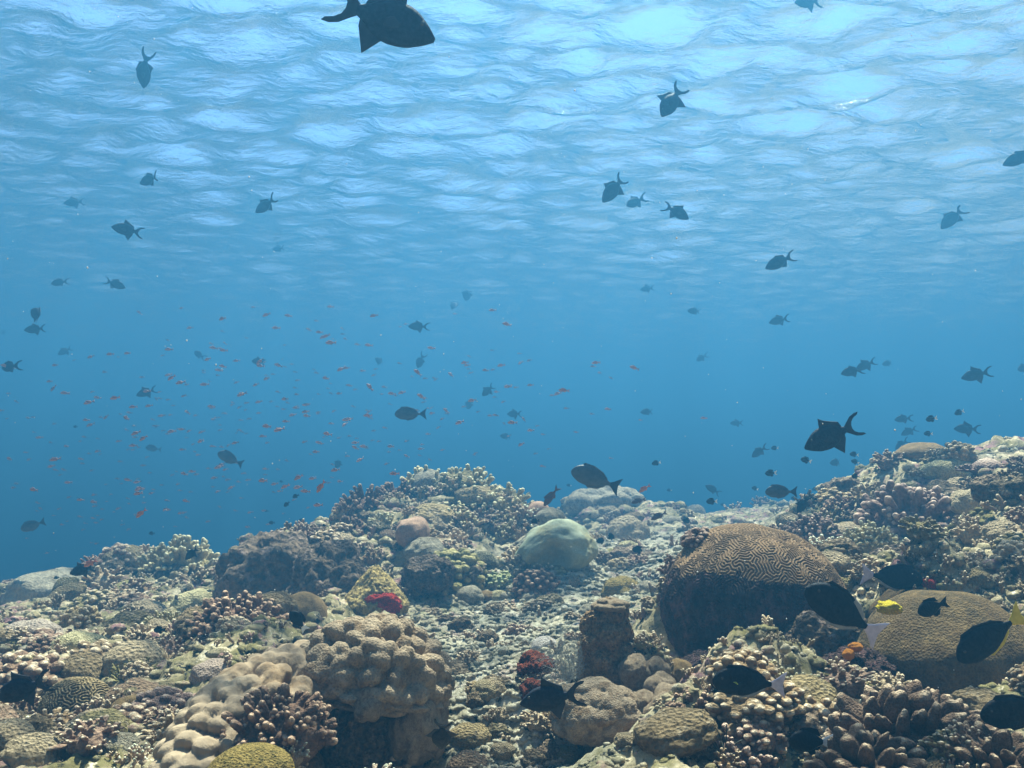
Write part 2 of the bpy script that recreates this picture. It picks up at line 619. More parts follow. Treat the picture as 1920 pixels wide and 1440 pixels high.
# ------------------------------------------------------------------ coral shapes (unit radius, base at z = 0)
def labyrinth(N=384, waves=34, steps=70, seed=3):
    rs = np.random.RandomState(seed)
    u = rs.normal(size=(N, N)) * 0.1
    k = np.fft.fftfreq(N) * N
    k2 = (k[:, None] ** 2 + k[None, :] ** 2) / waves ** 2
    L = 0.8 - (1 - k2) ** 2
    dt = 0.5
    den = 1 / (1 - dt * L)
    for _ in range(steps):
        u = np.real(np.fft.ifft2((np.fft.fft2(u - dt * u ** 3)) * den))
    return u / np.abs(u).max()


LAB = labyrinth()


def lab(u, v):
    N = LAB.shape[0]
    a = np.mod(u, 1) * N
    b = np.mod(v, 1) * N
    i = np.floor(a).astype(int) % N
    j = np.floor(b).astype(int) % N
    fa, fb = a - np.floor(a), b - np.floor(b)
    i2, j2 = (i + 1) % N, (j + 1) % N
    return LAB[i, j] * (1 - fa) * (1 - fb) + LAB[i2, j] * fa * (1 - fb) + LAB[i, j2] * (1 - fa) * fb + LAB[i2, j2] * fa * fb


def disc_dome(rings, segs, thmax):
    th = np.linspace(0.004, thmax, rings)
    ph = np.linspace(0, 2 * np.pi, segs, endpoint=False)
    TH, PH = np.meshgrid(th, ph, indexing='ij')
    nrm = np.stack([np.sin(TH) * np.cos(PH), np.sin(TH) * np.sin(PH), np.cos(TH)], -1).reshape(-1, 3)
    i = np.arange(rings - 1)[:, None] * segs
    j = np.arange(segs)[None, :]
    j2 = (j + 1) % segs
    Qd = np.stack([i + j, i + segs + j, i + segs + j2, i + j2], -1).reshape(-1, 4)
    return nrm, TH.reshape(-1), PH.reshape(-1), Qd


def gen_brain(seed=1, rings=190, segs=460, amp=0.02, freq=0.30, squash=0.8, thmax=1.95, lump=0.06, ragged=0.0):
    nrm, TH, PH, Qd = disc_dome(rings, segs, thmax)
    if ragged:
        cp = np.stack([np.cos(PH) * 1.5, np.sin(PH) * 1.5, PH * 0 + seed], -1)
        e = fbm(cp, 3, 0.5) * ragged
        TH = TH * (1 + e * np.clip((TH / thmax - 0.55) / 0.45, 0, 1))
        nrm = np.stack([np.sin(TH) * np.cos(PH), np.sin(TH) * np.sin(PH), np.cos(TH)], -1)
    wob = 0.02 * pn(nrm * 3 + seed)
    L = lab(TH * np.cos(PH) * freq + wob + seed * 0.37, TH * np.sin(PH) * freq + wob)
    h = np.tanh(L * 2.6 + 0.35)
    r = 1 + lump * fbm(nrm * 1.3 + seed, 2) + amp * h
    V = nrm * r[:, None]
    V[:, 2] *= squash
    return V, [Qd], (h + 1) / 2


def gen_lobed(seed, nl=90, amp=0.16, squash=0.8, sub=5, rough=0.02, low=0.12, zmin=-0.6):
    rs = np.random.RandomState(seed)
    V, F = ico(sub)
    P = sph_points(nl, rs, zmin=zmin)
    W = V + 0.16 * np.stack([pn(V * 2 + seed), pn(V * 2 + seed + 5), pn(V * 2 + seed + 9)], -1) + 0.05 * np.stack([pn(V * 7 + seed), pn(V * 7 + seed + 5), pn(V * 7 + seed + 9)], -1)
    d = nearest(W, P)
    R0 = 1.9 / math.sqrt(nl)
    b = np.sqrt(np.clip(1 - (d / (R0 * 1.0)) ** 2, 0, 1))
    r = 1 + amp * (b - 0.6) + low * fbm(V * 1.4 + seed, 2) + rough * fbm(V * 9 + seed, 3)
    V = V * r[:, None]
    V[:, 2] *= squash
    return V, [F], b


def gen_smooth(seed, low=0.16, squash=0.75, sub=5, rough=0.012, stretch=(1, 1)):
    V, F = ico(sub)
    r = 1 + low * fbm(V * 1.25 + seed * 3.1, 2) + rough * fbm(V * 8 + seed, 4)
    V = V * r[:, None]
    V[:, 2] *= squash
    V[:, 0] *= stretch[0]
    V[:, 1] *= stretch[1]
    return V, [F], np.zeros(len(V))


def gen_rock(seed, squash=0.8, sub=5, amp=0.34, fine=0.09):
    V, F = ico(sub)
    q = V + 0.2 * np.stack([pn(V * 2 + seed), pn(V * 2 + seed + 4), pn(V * 2 + seed + 8)], -1)
    r = 1 + amp * fbm(q * 1.6 + seed * 2.7, 3) + fine * (0.5 - np.abs(fbm(q * 5 + seed, 4))) + 0.05 * fbm(V * 16 + seed, 3)
    V = V * r[:, None]
    V[:, 2] *= squash
    return V, [F], np.zeros(len(V))


def bend_path(p0, d, ln, rs, k=4, up=0.25, wob=0.12):
    pts = [np.array(p0, float)]
    d = np.array(d, float)
    for i in range(k):
        d = d + np.array([0, 0, up / k]) + rs.normal(size=3) * wob
        d /= np.linalg.norm(d)
        pts.append(pts[-1] + d * ln / k)
    return np.array(pts), d


def branch_piece(rs, ln=0.5, rad=0.07, subs=3, sides=7, knob=0.06, taper=0.7):
    """one branch growing along +Z from the origin, with short side fingers"""
    b = MB()
    path, dlast = bend_path((0, 0, 0), (0, 0, 1), ln, rs, 5, 0.0, 0.10)
    b.add(*tube(path, np.linspace(rad, rad * taper, len(path)), sides, knob, rs))
    for s in range(subs):
        t = rs.uniform(0.3, 0.85)
        i = int(t * 5)
        a = rs.uniform(0, 6.28)
        d = np.array([math.cos(a) * 0.85, math.sin(a) * 0.85, rs.uniform(0.35, 0.9)])
        pth, _ = bend_path(path[i], d / np.linalg.norm(d), ln * rs.uniform(0.28, 0.5), rs, 3, 0.4, 0.10)
        b.add(*tube(pth, np.linspace(rad * 0.8, rad * 0.6 * (taper + 0.2), len(pth)), sides, knob, rs))
    return b.arrays()


def rot_to(d, roll):
    d = np.array(d, float)
    d /= np.linalg.norm(d)
    a = np.array([1.0, 0, 0]) if abs(d[0]) < 0.8 else np.array([0, 1.0, 0])
    xx = np.cross(a, d)
    xx /= np.linalg.norm(xx)
    yy = np.cross(d, xx)
    c, s = math.cos(roll), math.sin(roll)
    return np.stack([c * xx + s * yy, -s * xx + c * yy, d], axis=1)


def bush_dirs(nf, rs, zmin=0.0):
    return sph_points(nf, rs, 14, zmin)


def gen_bush(seed, nf=40, ln=0.55, rad=0.07, subs=2, squash=0.75, knob=0.07, sides=6, core=0.62, taper=0.7, zmin=-0.05):
    rs = np.random.RandomState(seed)
    b = MB()
    V, F = ico(3)
    r = core * (1 + 0.2 * fbm(V * 2 + seed, 2))
    b.add(V * r[:, None], [F])
    pieces = [branch_piece(rs, ln, rad, subs, sides, knob, taper) for _ in range(6)]
    for d in bush_dirs(nf, rs, zmin):
        pv, pf, pt = pieces[rs.randint(6)]
        M = rot_to(d + np.array([0, 0, 0.25]) + rs.normal(size=3) * 0.12, rs.uniform(0, 6.28)) * rs.uniform(0.8, 1.15)
        b.add(pv @ M.T + d * (1.0 - ln) * 0.95, pf, pt)
    V, F, T = b.arrays()
    V[:, 2] *= squash
    return V, F, T


def gen_knobs(seed, nk=60, kr=0.16, squash=0.8, sub=2, low=0.1):
    """cluster of rounded knobs packed over a dome"""
    rs = np.random.RandomState(seed)
    b = MB()
    V, F = ico(3)
    b.add(V * 0.86, [F])
    iv, jf = ico(sub)
    for d in sph_points(nk, rs, 10, -0.25):
        s = kr * rs.uniform(0.75, 1.25)
        M = rot_to(d + rs.normal(size=3) * 0.15, 0)
        q = iv * (1 + 0.16 * pn(iv * 1.7 + rs.uniform(0, 50)))[:, None] * np.array([s, s, s * 1.35])
        rr = 0.88 + low * rs.normal() * 0.6
        b.add(q @ M.T + d * rr, [jf], np.clip(iv[:, 2], 0, 1))
    V, F, T = b.arrays()
    V[:, 2] *= squash
    return V, F, T


def gen_table(seed, nf=120):
    """flat table of short upright fingers on a stalk"""
    rs = np.random.RandomState(seed)
    b = MB()
    V, F = ico(4)
    V = V * (1 + 0.12 * fbm(V * 2.2 + seed, 2))[:, None] * np.array([0.95, 0.95, 0.09])
    b.add(V + np.array([0, 0, 0.5]), [F])
    b.add(*tube([(0, 0, 0), (0, 0, 0.25), (0, 0, 0.45)], [0.3, 0.32, 0.55], 10))
    for i in range(nf):
        r = 0.95 * math.sqrt(rs.uniform())
        a = rs.uniform(0, 6.28)
        p0 = np.array([r * math.cos(a), r * math.sin(a), 0.54 - 0.05 * r])
        d = np.array([p0[0] * 0.7, p0[1] * 0.7, 1.0]) + rs.normal(size=3) * 0.2
        pth, _ = bend_path(p0, d / np.linalg.norm(d), rs.uniform(0.12, 0.24), rs, 3, 0.1, 0.1)
        b.add(*tube(pth, np.linspace(0.05, 0.035, 4), 6, 0.06, rs))
    return b.arrays()


def gen_clubs(seed, n=26, rad=0.2):
    """thick clubs and rounded plates standing side by side"""
    rs = np.random.RandomState(seed)
    b = MB()
    V, F = ico(3)
    b.add(V * 0.7, [F])
    iv, jf = ico(4)
    for d in sph_points(n, rs, 14, 0.0):
        flat = rs.uniform(0.45, 1.0)
        s = rad * rs.uniform(0.75, 1.25)
        M = rot_to(d * 0.8 + np.array([0, -0.25, 0.45]) + rs.normal(size=3) * 0.15, rs.uniform(0, 6.28))
        q = iv * (1 + 0.20 * fbm(iv * 1.3 + rs.uniform(0, 60), 2))[:, None]
        lines = 0.012 * np.sin(q[:, 2] * 34 + 3 * pn(q * 2))
        q = q * (1 + lines)[:, None] * np.array([s, s * flat, s * 2.5]) * (1 - 0.16 * q[:, 2:3] * -1)
        b.add(q @ M.T + d * 0.72, [jf], np.clip((iv[:, 2] - 0.5) * 2.0, 0, 1) ** 1.6)
    V, F, T = b.arrays()
    V[:, 2] *= 0.8
    return V, F, T


def place_mesh(name, V, F, T, mat):
    return make_mesh(name, V, F, mat, T)


# ------------------------------------------------------------------ coral materials
M_BRAIN = coral_mat('brain_ridges', (0.098, 0.070, 0.047), (0.13, 0.095, 0.064), (0.175, 0.13, 0.088), scale=5, fine=300, bump=0.2, patch=(0.20, 0.15, 0.13), bdist=0.003, pamt=0.6)
# the ridges carry the pale colour, the grooves the dark one
M_DEAD_SHADE = coral_mat('dead_coral_and_painted_shade', (0.030, 0.024, 0.026), (0.07, 0.05, 0.05), None, scale=8, fine=70, bump=0.9, patch=(0.11, 0.07, 0.085), bdist=0.02)  # dead turf crust, near-black so that shade is painted in with it
M_TAN = coral_mat('tan_lobes', (0.155, 0.13, 0.105), (0.245, 0.215, 0.178), None, scale=5, fine=160, bump=0.5, patch=(0.13, 0.10, 0.072), bdist=0.004, pamt=0.53)
M_OLIVE = coral_mat('olive_dome', (0.13, 0.105, 0.035), (0.23, 0.19, 0.075), None, scale=8, fine=80, bump=0.7, patch=(0.09, 0.08, 0.03), bdist=0.006)
M_BROWN = coral_mat('brown_dome', (0.10, 0.075, 0.04), (0.17, 0.13, 0.075), None, scale=6, fine=110, bump=0.4, bdist=0.004)
M_GOLD = coral_mat('golden_lined', (0.060, 0.044, 0.025), (0.115, 0.09, 0.05), None, scale=4, fine=200, bump=0.45, patch=(0.055, 0.045, 0.028), bdist=0.005)
M_CREAM = coral_mat('cream_green', (0.29, 0.29, 0.19), (0.44, 0.43, 0.30), None, scale=5, fine=70, bump=0.6, patch=(0.21, 0.21, 0.14), bdist=0.008)
M_PINK = coral_mat('pinkish_smooth', (0.23, 0.165, 0.135), (0.32, 0.235, 0.195), None, scale=5, fine=90, bump=0.3, bdist=0.004)
M_PURPLE = coral_mat('purple_brown_fingers', (0.095, 0.065, 0.055), (0.17, 0.118, 0.098), (0.38, 0.30, 0.25), scale=7, fine=90, bump=0.6, bdist=0.006)
M_LILAC = coral_mat('lilac_fingers', (0.115, 0.083, 0.082), (0.20, 0.15, 0.145), (0.46, 0.39, 0.37), scale=7, fine=90, bump=0.6, bdist=0.006)
M_STAG = coral_mat('pale_green_staghorn', (0.20, 0.19, 0.115), (0.31, 0.30, 0.19), (0.62, 0.63, 0.50), scale=7, fine=90, bump=0.5, bdist=0.005)
M_WHITE = coral_mat('white_tipped_fingers', (0.24, 0.20, 0.17), (0.38, 0.34, 0.30), (0.75, 0.72, 0.66), scale=7, fine=80, bump=0.5, bdist=0.005)
M_GREEN = coral_mat('green_knobs', (0.12, 0.12, 0.06), (0.20, 0.20, 0.10), (0.32, 0.31, 0.18), scale=7, fine=80, bump=0.5, bdist=0.005)
M_GREY = coral_mat('grey_dome', (0.20, 0.20, 0.18), (0.33, 0.33, 0.29), None, scale=7, fine=80, bump=0.7, patch=(0.16, 0.15, 0.12), bdist=0.006)
M_CLUB = coral_mat('brown_clubs', (0.075, 0.056, 0.048), (0.14, 0.105, 0.088), (0.36, 0.31, 0.26), scale=6, fine=200, bump=0.5, bdist=0.004)
M_ROCK = coral_mat('yellow_green_rock', (0.15, 0.125, 0.07), (0.42, 0.36, 0.17), None, scale=6, fine=40, bump=1.0, patch=(0.48, 0.42, 0.20), bdist=0.02, pamt=0.52)
M_CRUST = coral_mat('crusted_rock', (0.055, 0.045, 0.04), (0.17, 0.14, 0.115), None, scale=6, fine=45, bump=1.0, patch=(0.24, 0.20, 0.20), bdist=0.02, pamt=0.53)
M_PILLAR = coral_mat('pillar_rock', (0.15, 0.11, 0.07), (0.40, 0.30, 0.20), None, scale=6, fine=45, bump=1.0, patch=(0.30, 0.20, 0.15), bdist=0.02, pamt=0.55)
M_SPONGE_RED = coral_mat('red_sponge', (0.36, 0.03, 0.028), (0.55, 0.07, 0.055), None, scale=14, fine=60, bump=1.0, patch=(0.12, 0.02, 0.02), bdist=0.015)
M_SPONGE_DARK = coral_mat('dark_red_sponge', (0.10, 0.03, 0.022), (0.24, 0.075, 0.05), None, scale=10, fine=60, bump=1.0, patch=(0.05, 0.025, 0.02), bdist=0.015)
M_SPONGE_YEL = coral_mat('yellow_sponge', (0.60, 0.46, 0.03), (0.75, 0.62, 0.08), None, scale=10, fine=60, bump=0.6)
M_SPONGE_ORG = coral_mat('orange_sponge', (0.50, 0.20, 0.03), (0.62, 0.30, 0.06), None, scale=10, fine=60, bump=0.6)
M_FAN = plain_mat('grey_fan', (0.33, 0.33, 0.30), (0.45, 0.45, 0.40), 0.8, 20)
M_WHIP = plain_mat('dark_whip', (0.03, 0.03, 0.02), (0.08, 0.07, 0.04), 0.7, 20)
FC = [(0.26, 0.19, 0.11), (0.36, 0.31, 0.18), (0.18, 0.12, 0.105), (0.42, 0.38, 0.30), (0.22, 0.22, 0.10), (0.27, 0.19, 0.18), (0.48, 0.43, 0.34), (0.15, 0.12, 0.075)]
M_FBUSH = coral_mat('mixed_branch_coral', (0.13, 0.10, 0.075), (0.24, 0.20, 0.15), (0.58, 0.54, 0.47), scale=6, fine=40, bump=0.6, rnd_cols=FC, bdist=0.01)
M_FDOME = coral_mat('mixed_dome_coral', (0.15, 0.125, 0.085), (0.27, 0.235, 0.17), None, scale=5, fine=40, bump=0.8, rnd_cols=FC, patch=(0.30, 0.28, 0.24), bdist=0.02, pamt=0.57)
M_FROCK = coral_mat('mixed_reef_rock', (0.05, 0.045, 0.035), (0.24, 0.21, 0.155), None, scale=4, fine=24, bump=1.0, rnd_cols=[(0.09, 0.075, 0.055), (0.16, 0.13, 0.10), (0.11, 0.11, 0.065), (0.2, 0.155, 0.14)], patch=(0.36, 0.33, 0.28), bdist=0.03, pamt=0.54)


# ------------------------------------------------------------------ placing
def base_point(px, py, Y=None):
    if Y is not None:
        q = at(px, py, Y)
        return q
    h = hit(px, py)
    if h is None:
        h = at(px, py, 9.0)
    return h


def coral(name, gen, mat, px, py, wpx, label, cat='coral', Y=None, rz=0.0, sink=0.15, hs=1.0, group=None, tilt=(0, 0), ys=1.0):
    """a colony whose base centre is seen at photo pixel (px, py) and which is wpx photo pixels wide"""
    p = base_point(px, py, Y)
    s = wpx * 0.5 * p[1] / FPX
    V, F, T = gen
    o = link(name, make_mesh(name, V, F, mat, T))
    o.location = (p[0], p[1] + s * 0.3, p[2] - sink * s)
    o.rotation_euler = (tilt[0], tilt[1], rz)
    o.scale = (s, s * ys, s * hs)
    tag(o, label, cat, group)
    return o


def branch_colony(name, px, py, wpx, mat, label, seed, nf=34, ln=0.55, rad=0.075, subs=2, squash=0.8, Y=None, core=0.6, knob=0.06, zmin=-0.05, cat='coral', group=None, sink=0.15, taper=0.7, sides=8):
    """a colony built as base + one child per branch"""
    rs = np.random.RandomState(seed)
    p = base_point(px, py, Y)
    s = wpx * 0.5 * p[1] / FPX
    root = thing(name, label, cat, (p[0], p[1] + s * 0.3, p[2] - sink * s), 0, s, group)
    V, F = ico(4)
    r = core * (1 + 0.22 * fbm(V * 2.4 + seed, 3))
    V = V * r[:, None]
    V[:, 2] *= squash
    link('base', make_mesh('base', V, [F], mat, np.zeros(len(V))), root)
    pieces = [make_mesh('branch', *branch_piece(rs, ln, rad, subs, sides, knob, taper)[:2], mat) for _ in range(0)]
    meshes = []
    for _ in range(7):
        bv, bf, bt = branch_piece(rs, ln, rad, subs, sides, knob, taper)
        meshes.append(make_mesh('branch', bv, bf, mat, bt))
    for d in bush_dirs(nf, rs, zmin):
        M = rot_to(d + np.array([0, 0, 0.25]) + rs.normal(size=3) * 0.12, rs.uniform(0, 6.28))
        c = link('branch', meshes[rs.randint(7)], root)
        k = rs.uniform(0.8, 1.15)
        loc = d * (1.0 - ln) * 0.95
        loc[2] *= squash
        m4 = Matrix([[*(M[i] * k), loc[i]] for i in range(3)] + [[0, 0, 0, 1]])
        c.matrix_local = m4
    return root


# ---- the big brain coral on the right
p = at(1430, 1202, 2.95)
k = 2.95 / FPX
root = thing('brain_coral', 'huge brown brain coral dome with winding ridges and dead base darkened by painted shade', 'coral', (p[0], p[1] + 0.1, p[2]))
V, F, T = gen_brain(1, 400, 1000, 0.0065, 0.84, 0.80, 2.3, 0.08)
for nx, ny, rr_, dp in ((0.16, -0.42, 0.10, 0.10), (-0.08, -0.40, 0.12, 0.05)):     # two small notches in the crown
    dd = np.hypot((V[:, 0] - nx) / 0.6, V[:, 1] - ny)
    V = V * (1 - dp * np.exp(-(dd / rr_) ** 2) * (V[:, 2] > 0))[:, None]
Qb = F[0]
cz = V[Qb[:, 0]]
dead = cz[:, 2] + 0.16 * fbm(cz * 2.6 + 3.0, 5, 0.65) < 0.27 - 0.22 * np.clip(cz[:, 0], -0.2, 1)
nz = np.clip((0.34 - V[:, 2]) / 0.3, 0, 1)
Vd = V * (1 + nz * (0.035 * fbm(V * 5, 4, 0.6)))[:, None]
for nm, mk, mt, vv in (('ridged_cap', ~dead, M_BRAIN, V), ('dead_base', dead, M_DEAD_SHADE, Vd)):  # lower dome: dead turf whose dark colour also carries the shade
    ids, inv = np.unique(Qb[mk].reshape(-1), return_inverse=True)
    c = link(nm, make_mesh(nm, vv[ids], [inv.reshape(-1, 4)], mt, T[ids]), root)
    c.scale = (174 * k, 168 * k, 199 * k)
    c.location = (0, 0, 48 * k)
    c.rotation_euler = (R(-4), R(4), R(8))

# ---- tan lobed coral, left foreground, with its overhanging arch
p = at(697, 1300, 2.45)
k = 2.45 / FPX
root = thing('lobed_coral', 'large tan lobed coral dome arching over a dark hollow left of the sandy channel', 'coral', (p[0], p[1], p[2]))
V, F, T = gen_lobed(3, 135, 0.20, 0.95, 6, 0.010, 0.14)
V[:, 2] = np.where(V[:, 2] < -0.05, -0.05 + (V[:, 2] + 0.05) * 0.35, V[:, 2])
c = link('lobed_cap', make_mesh('lobed_cap', V, F, M_TAN, T), root)
c.scale = (138 * k, 124 * k, 138 * k)
c.location = (0, 0, 10 * k)
c.rotation_euler = (R(-8), R(8), 0)
V, F, T = gen_lobed(8, 44, 0.2, 1.3, 5, 0.01, 0.14)
c = link('side_lobe', make_mesh('side_lobe', V, F, M_TAN, T), root)
c.scale = (52 * k, 60 * k, 62 * k)
c.location = (88 * k, -30 * k, -45 * k)
V, F, T = gen_lobed(12, 14, 0.25, 1.0, 4, 0.01, 0.1)
c = link('side_lobe', make_mesh('side_lobe', V, F, M_TAN, T), root)
c.scale = (30 * k, 30 * k, 30 * k)
c.location = (12 * k, -112 * k, 8 * k)
V, F, T = gen_rock(9, 1.1, 5, 0.3, 0.12)
c = link('dead_base', make_mesh('dead_base', V, F, M_CRUST, T), root)
c.scale = (88 * k, 80 * k, 90 * k)
c.location = (-12 * k, 20 * k, -75 * k)
# its long tan ridge running to the lower left
p0, p1 = at(585, 1238, 2.5), at(318, 1450, 2.02)
mid = (p0 + p1) / 2
dv = p1 - p0
V, F = ico(6)
NV = V.copy()
V = V * np.array([np.linalg.norm(dv) * 0.56, 0.12, 0.085])
V[:, 1] += 0.05 * (V[:, 0] / 0.35) ** 2
V += 0.018 * NV * pn(V * 6.0)[:, None]
rl = np.random.RandomState(21)
up_ = np.nonzero(V[:, 2] > -0.03)[0]
cen = []
while len(cen) < 130:
    c_ = V[rl.choice(up_, 14)]
    if cen:
        dm = np.min(np.linalg.norm(c_[:, None] - np.array(cen)[None], axis=2), axis=1) * rl.uniform(0.5, 1, 14)
        cen.append(c_[np.argmax(dm)])
    else:
        cen.append(c_[0])
bb_ = np.sqrt(np.clip(1 - (nearest(V, np.array(cen)) / 0.029) ** 2, 0, 1))
V = V + NV * (0.042 * bb_)[:, None] + 0.003 * NV * fbm(V * 40, 3)[:, None]
o = link('lobed_coral', make_mesh('lobed_ridge', V, [F], M_TAN, bb_))
o.location = tuple(mid + np.array([0, 0.03, -0.02]))
X = Vector(dv).normalized()
Yv = Vector((0, 0, 1)).cross(X).normalized()
Z = X.cross(Yv)
o.matrix_world = Matrix(((X[0], Yv[0], Z[0], o.location[0]), (X[1], Yv[1], Z[1], o.location[1]), (X[2], Yv[2], Z[2], o.location[2]), (0, 0, 0, 1))) 
tag(o, 'long tan ridge of lobed coral running down to the bottom edge behind brown finger coral', 'coral')

# ---- hand-placed colonies: foreground
branch_colony('finger_coral', 512, 1372, 225, M_PURPLE, 'stubby brown purple finger coral growing in front of the long tan ridge', 31, 60, 0.36, 0.075, 3, 0.62, Y=2.1, core=0.75, sink=0.15, taper=0.8)
coral('dome_coral', gen_smooth(5, 0.10, 0.75, 5, 0.02), M_OLIVE, 465, 1470, 165, 'olive dome coral cut by the bottom edge below brown finger coral', Y=1.93, sink=0.0)
coral('dome_coral', gen_smooth(6, 0.10, 0.85, 5, 0.01), M_BROWN, 562, 1160, 100, 'smooth brown dome coral with a dimple left of the red sponge rock', sink=0.05, hs=1.15)
o = coral('boulder', gen_rock(14, 1.15, 6, 0.16, 0.13), M_ROCK, 700, 1150, 112, 'pointed yellow green boulder carrying a red sponge patch', 'rock', sink=-0.25)
V = np.array(o.location)
mv = np.empty(len(o.data.vertices) * 3)
o.data.vertices.foreach_get('co', mv)
mv = mv.reshape(-1, 3)
tz = np.clip(mv[:, 2], 0, 1.3)
mv[:, 0] *= 1.08 - 0.5 * tz
mv[:, 1] *= 1.08 - 0.4 * tz
o.data.vertices.foreach_set('co', mv.reshape(-1).astype(np.float32))
s0 = o.scale[0]
Vr, Fr, Tr = gen_rock(33, 0.8, 5, 0.5, 0.2)
sp = link('encrusting_sponge', make_mesh('encrusting_sponge', Vr, Fr, M_SPONGE_RED, Tr))
sp.location = (V[0] + 0.50 * s0, V[1] - 0.72 * s0, V[2] + 0.10 * s0)
sp.scale = (0.44 * s0, 0.34 * s0, 0.42 * s0)
tag(sp, 'bright red sponge encrusting the front of the pointed boulder', 'sponge')
Vr, Fr, Tr = gen_rock(37, 0.8, 5, 0.5, 0.2)
sp = link('encrusting_sponge', make_mesh('encrusting_sponge', Vr, Fr, M_SPONGE_RED, Tr))
sp.location = (V[0] + 0.15 * s0, V[1] - 0.82 * s0, V[2] + 0.25 * s0)
sp.scale = (0.34 * s0, 0.2 * s0, 0.22 * s0)
tag(sp, 'dark red sponge crust just above the brightest red patch on the boulder', 'sponge')
coral('knob_coral', gen_knobs(41, 120, 0.15, 0.75), M_GREEN, 850, 1090, 130, 'olive green knobbly coral mound right behind the red sponge boulder', sink=0.0, hs=1.1)
coral('knob_coral', gen_knobs(42, 110, 0.13, 0.6), coral_mat('mint_knobs', (0.20, 0.25, 0.14), (0.32, 0.38, 0.24), (0.5, 0.55, 0.4)), 940, 1092, 66, 'small mint green coral of tight little knobs beside purple brown knobs', sink=0.0)
coral('knob_coral', gen_knobs(43, 110, 0.13, 0.75), M_PURPLE, 1008, 1112, 95, 'purple brown coral of round knobs at the back of the channel', sink=0.0, hs=1.15)
coral('brain_coral', gen_brain(2, 90, 200, 0.035, 0.25, 0.75, 1.7), coral_mat('grey_maze', (0.10, 0.11, 0.09), (0.15, 0.16, 0.12), (0.32, 0.33, 0.26), fine=60), 905, 1058, 54, 'small grey green maze coral dome on the mound right of green knobs', sink=-0.1, Y=5.4)
# big cream coral: a draped pear shape
V, F, T = gen_smooth(11, 0.24, 0.8, 6, 0.02)
V[:, 2] -= 0.35 * np.clip(V[:, 0] * -1 - 0.25, 0, 1)
dd = np.exp(-(((V[:, 0] + 0.12) / 0.42) ** 2 + ((V[:, 2] + 0.15) / 0.5) ** 2)) * (V[:, 1] < 0)
V[:, 1] += 0.62 * dd
coral('massive_coral', (V, F, T), coral_mat('cream_smooth', (0.17, 0.215, 0.18), (0.26, 0.31, 0.27), None, scale=3, fine=200, bump=0.4, patch=(0.22, 0.23, 0.16), bdist=0.004), 1045, 1036, 146, 'large smooth cream green coral with a hollow front, right of the central mound', Y=5.3, sink=-0.1, hs=0.86)
coral('massive_coral', gen_smooth(13, 0.22, 0.95, 5, 0.008), M_PINK, 772, 1000, 66, 'smooth pinkish lumpy coral on the face of the central mound', Y=5.5, sink=0.0)
coral('massive_coral', gen_smooth(15, 0.2, 0.9, 5, 0.02), M_GREY, 795, 1042, 76, 'grey smooth coral just below the pinkish lump on the mound', Y=5.4, sink=0.0)
coral('dome_coral', gen_smooth(16, 0.14, 0.9, 5, 0.01), M_BROWN, 618, 1050, 72, 'smooth brown dome coral between two bushes on the mound left flank', sink=-0.2)
branch_colony('finger_coral', 560, 1030, 84, M_PURPLE, 'rounded brown finger coral bush standing at the left crest of the mound', 51, 40, 0.4, 0.075, 2, 0.9, Y=5.7, sink=0.0, taper=0.85, core=0.7)
branch_colony('finger_coral', 495, 1050, 62, M_WHITE, 'pale tipped finger coral just left of the rounded brown bush', 52, 34, 0.4, 0.075, 2, 0.8, Y=5.6, sink=0.0, taper=0.8)

# pillar, tan base, chain of lobes
b = MB()
prs = np.random.RandomState(23)
for i, (ox, oy, oz, sx, sz) in enumerate(((0, 0, -0.9, 0.95, 0.7), (-0.1, 0, -0.2, 0.9, 0.75), (0.15, 0.1, 0.4, 0.85, 0.7), (-0.25, 0, 0.75, 0.62, 0.6), (0.3, 0, 1.1, 0.6, 0.6), (-0.55, -0.5, 0.2, 0.4, 0.35), (0.6, -0.45, -0.2, 0.42, 0.4), (0.1, -0.75, 0.5, 0.45, 0.4), (-0.6, -0.2, -0.8, 0.5, 0.5), (0.65, -0.3, 0.65, 0.36, 0.34), (-0.15, -0.8, -0.4, 0.42, 0.4), (0.35, -0.7, -1.0, 0.5, 0.45))):
    V, F, T = gen_rock(400 + i, 1.0, 5, 0.35, 0.3)
    b.add(V * np.array([sx, sx, sz]) + np.array([ox, oy, oz]), F)
V, F, T = b.arrays()
p = at(1134, 1214, 2.7)
k = 2.7 / FPX
root = thing('rock_pillar', 'stubby knobbly brown rock pillar standing at the right of the channel', 'rock', (p[0], p[1], p[2]))
c = link('column', make_mesh('column', V, F, M_PILLAR, T), root)
c.scale = (46 * k, 42 * k, 50 * k)
V, F, T = gen_lobed(24, 10, 0.3, 0.45, 5, 0.02, 0.15, -0.2)
c = link('crown_lobe', make_mesh('crown_lobe', V, F, M_TAN, T), root)
c.scale = (32 * k, 32 * k, 34 * k)
c.location = (12 * k, 0, 74 * k)
V, F, T = gen_lobed(25, 40, 0.14, 0.7, 6, 0.035, 0.12, -0.5)
coral('lobed_coral', (V, F, T), M_TAN, 1120, 1350, 165, 'pitted tan coral lump at the foot of the rock pillar', Y=2.38, sink=-0.05, hs=1.05)
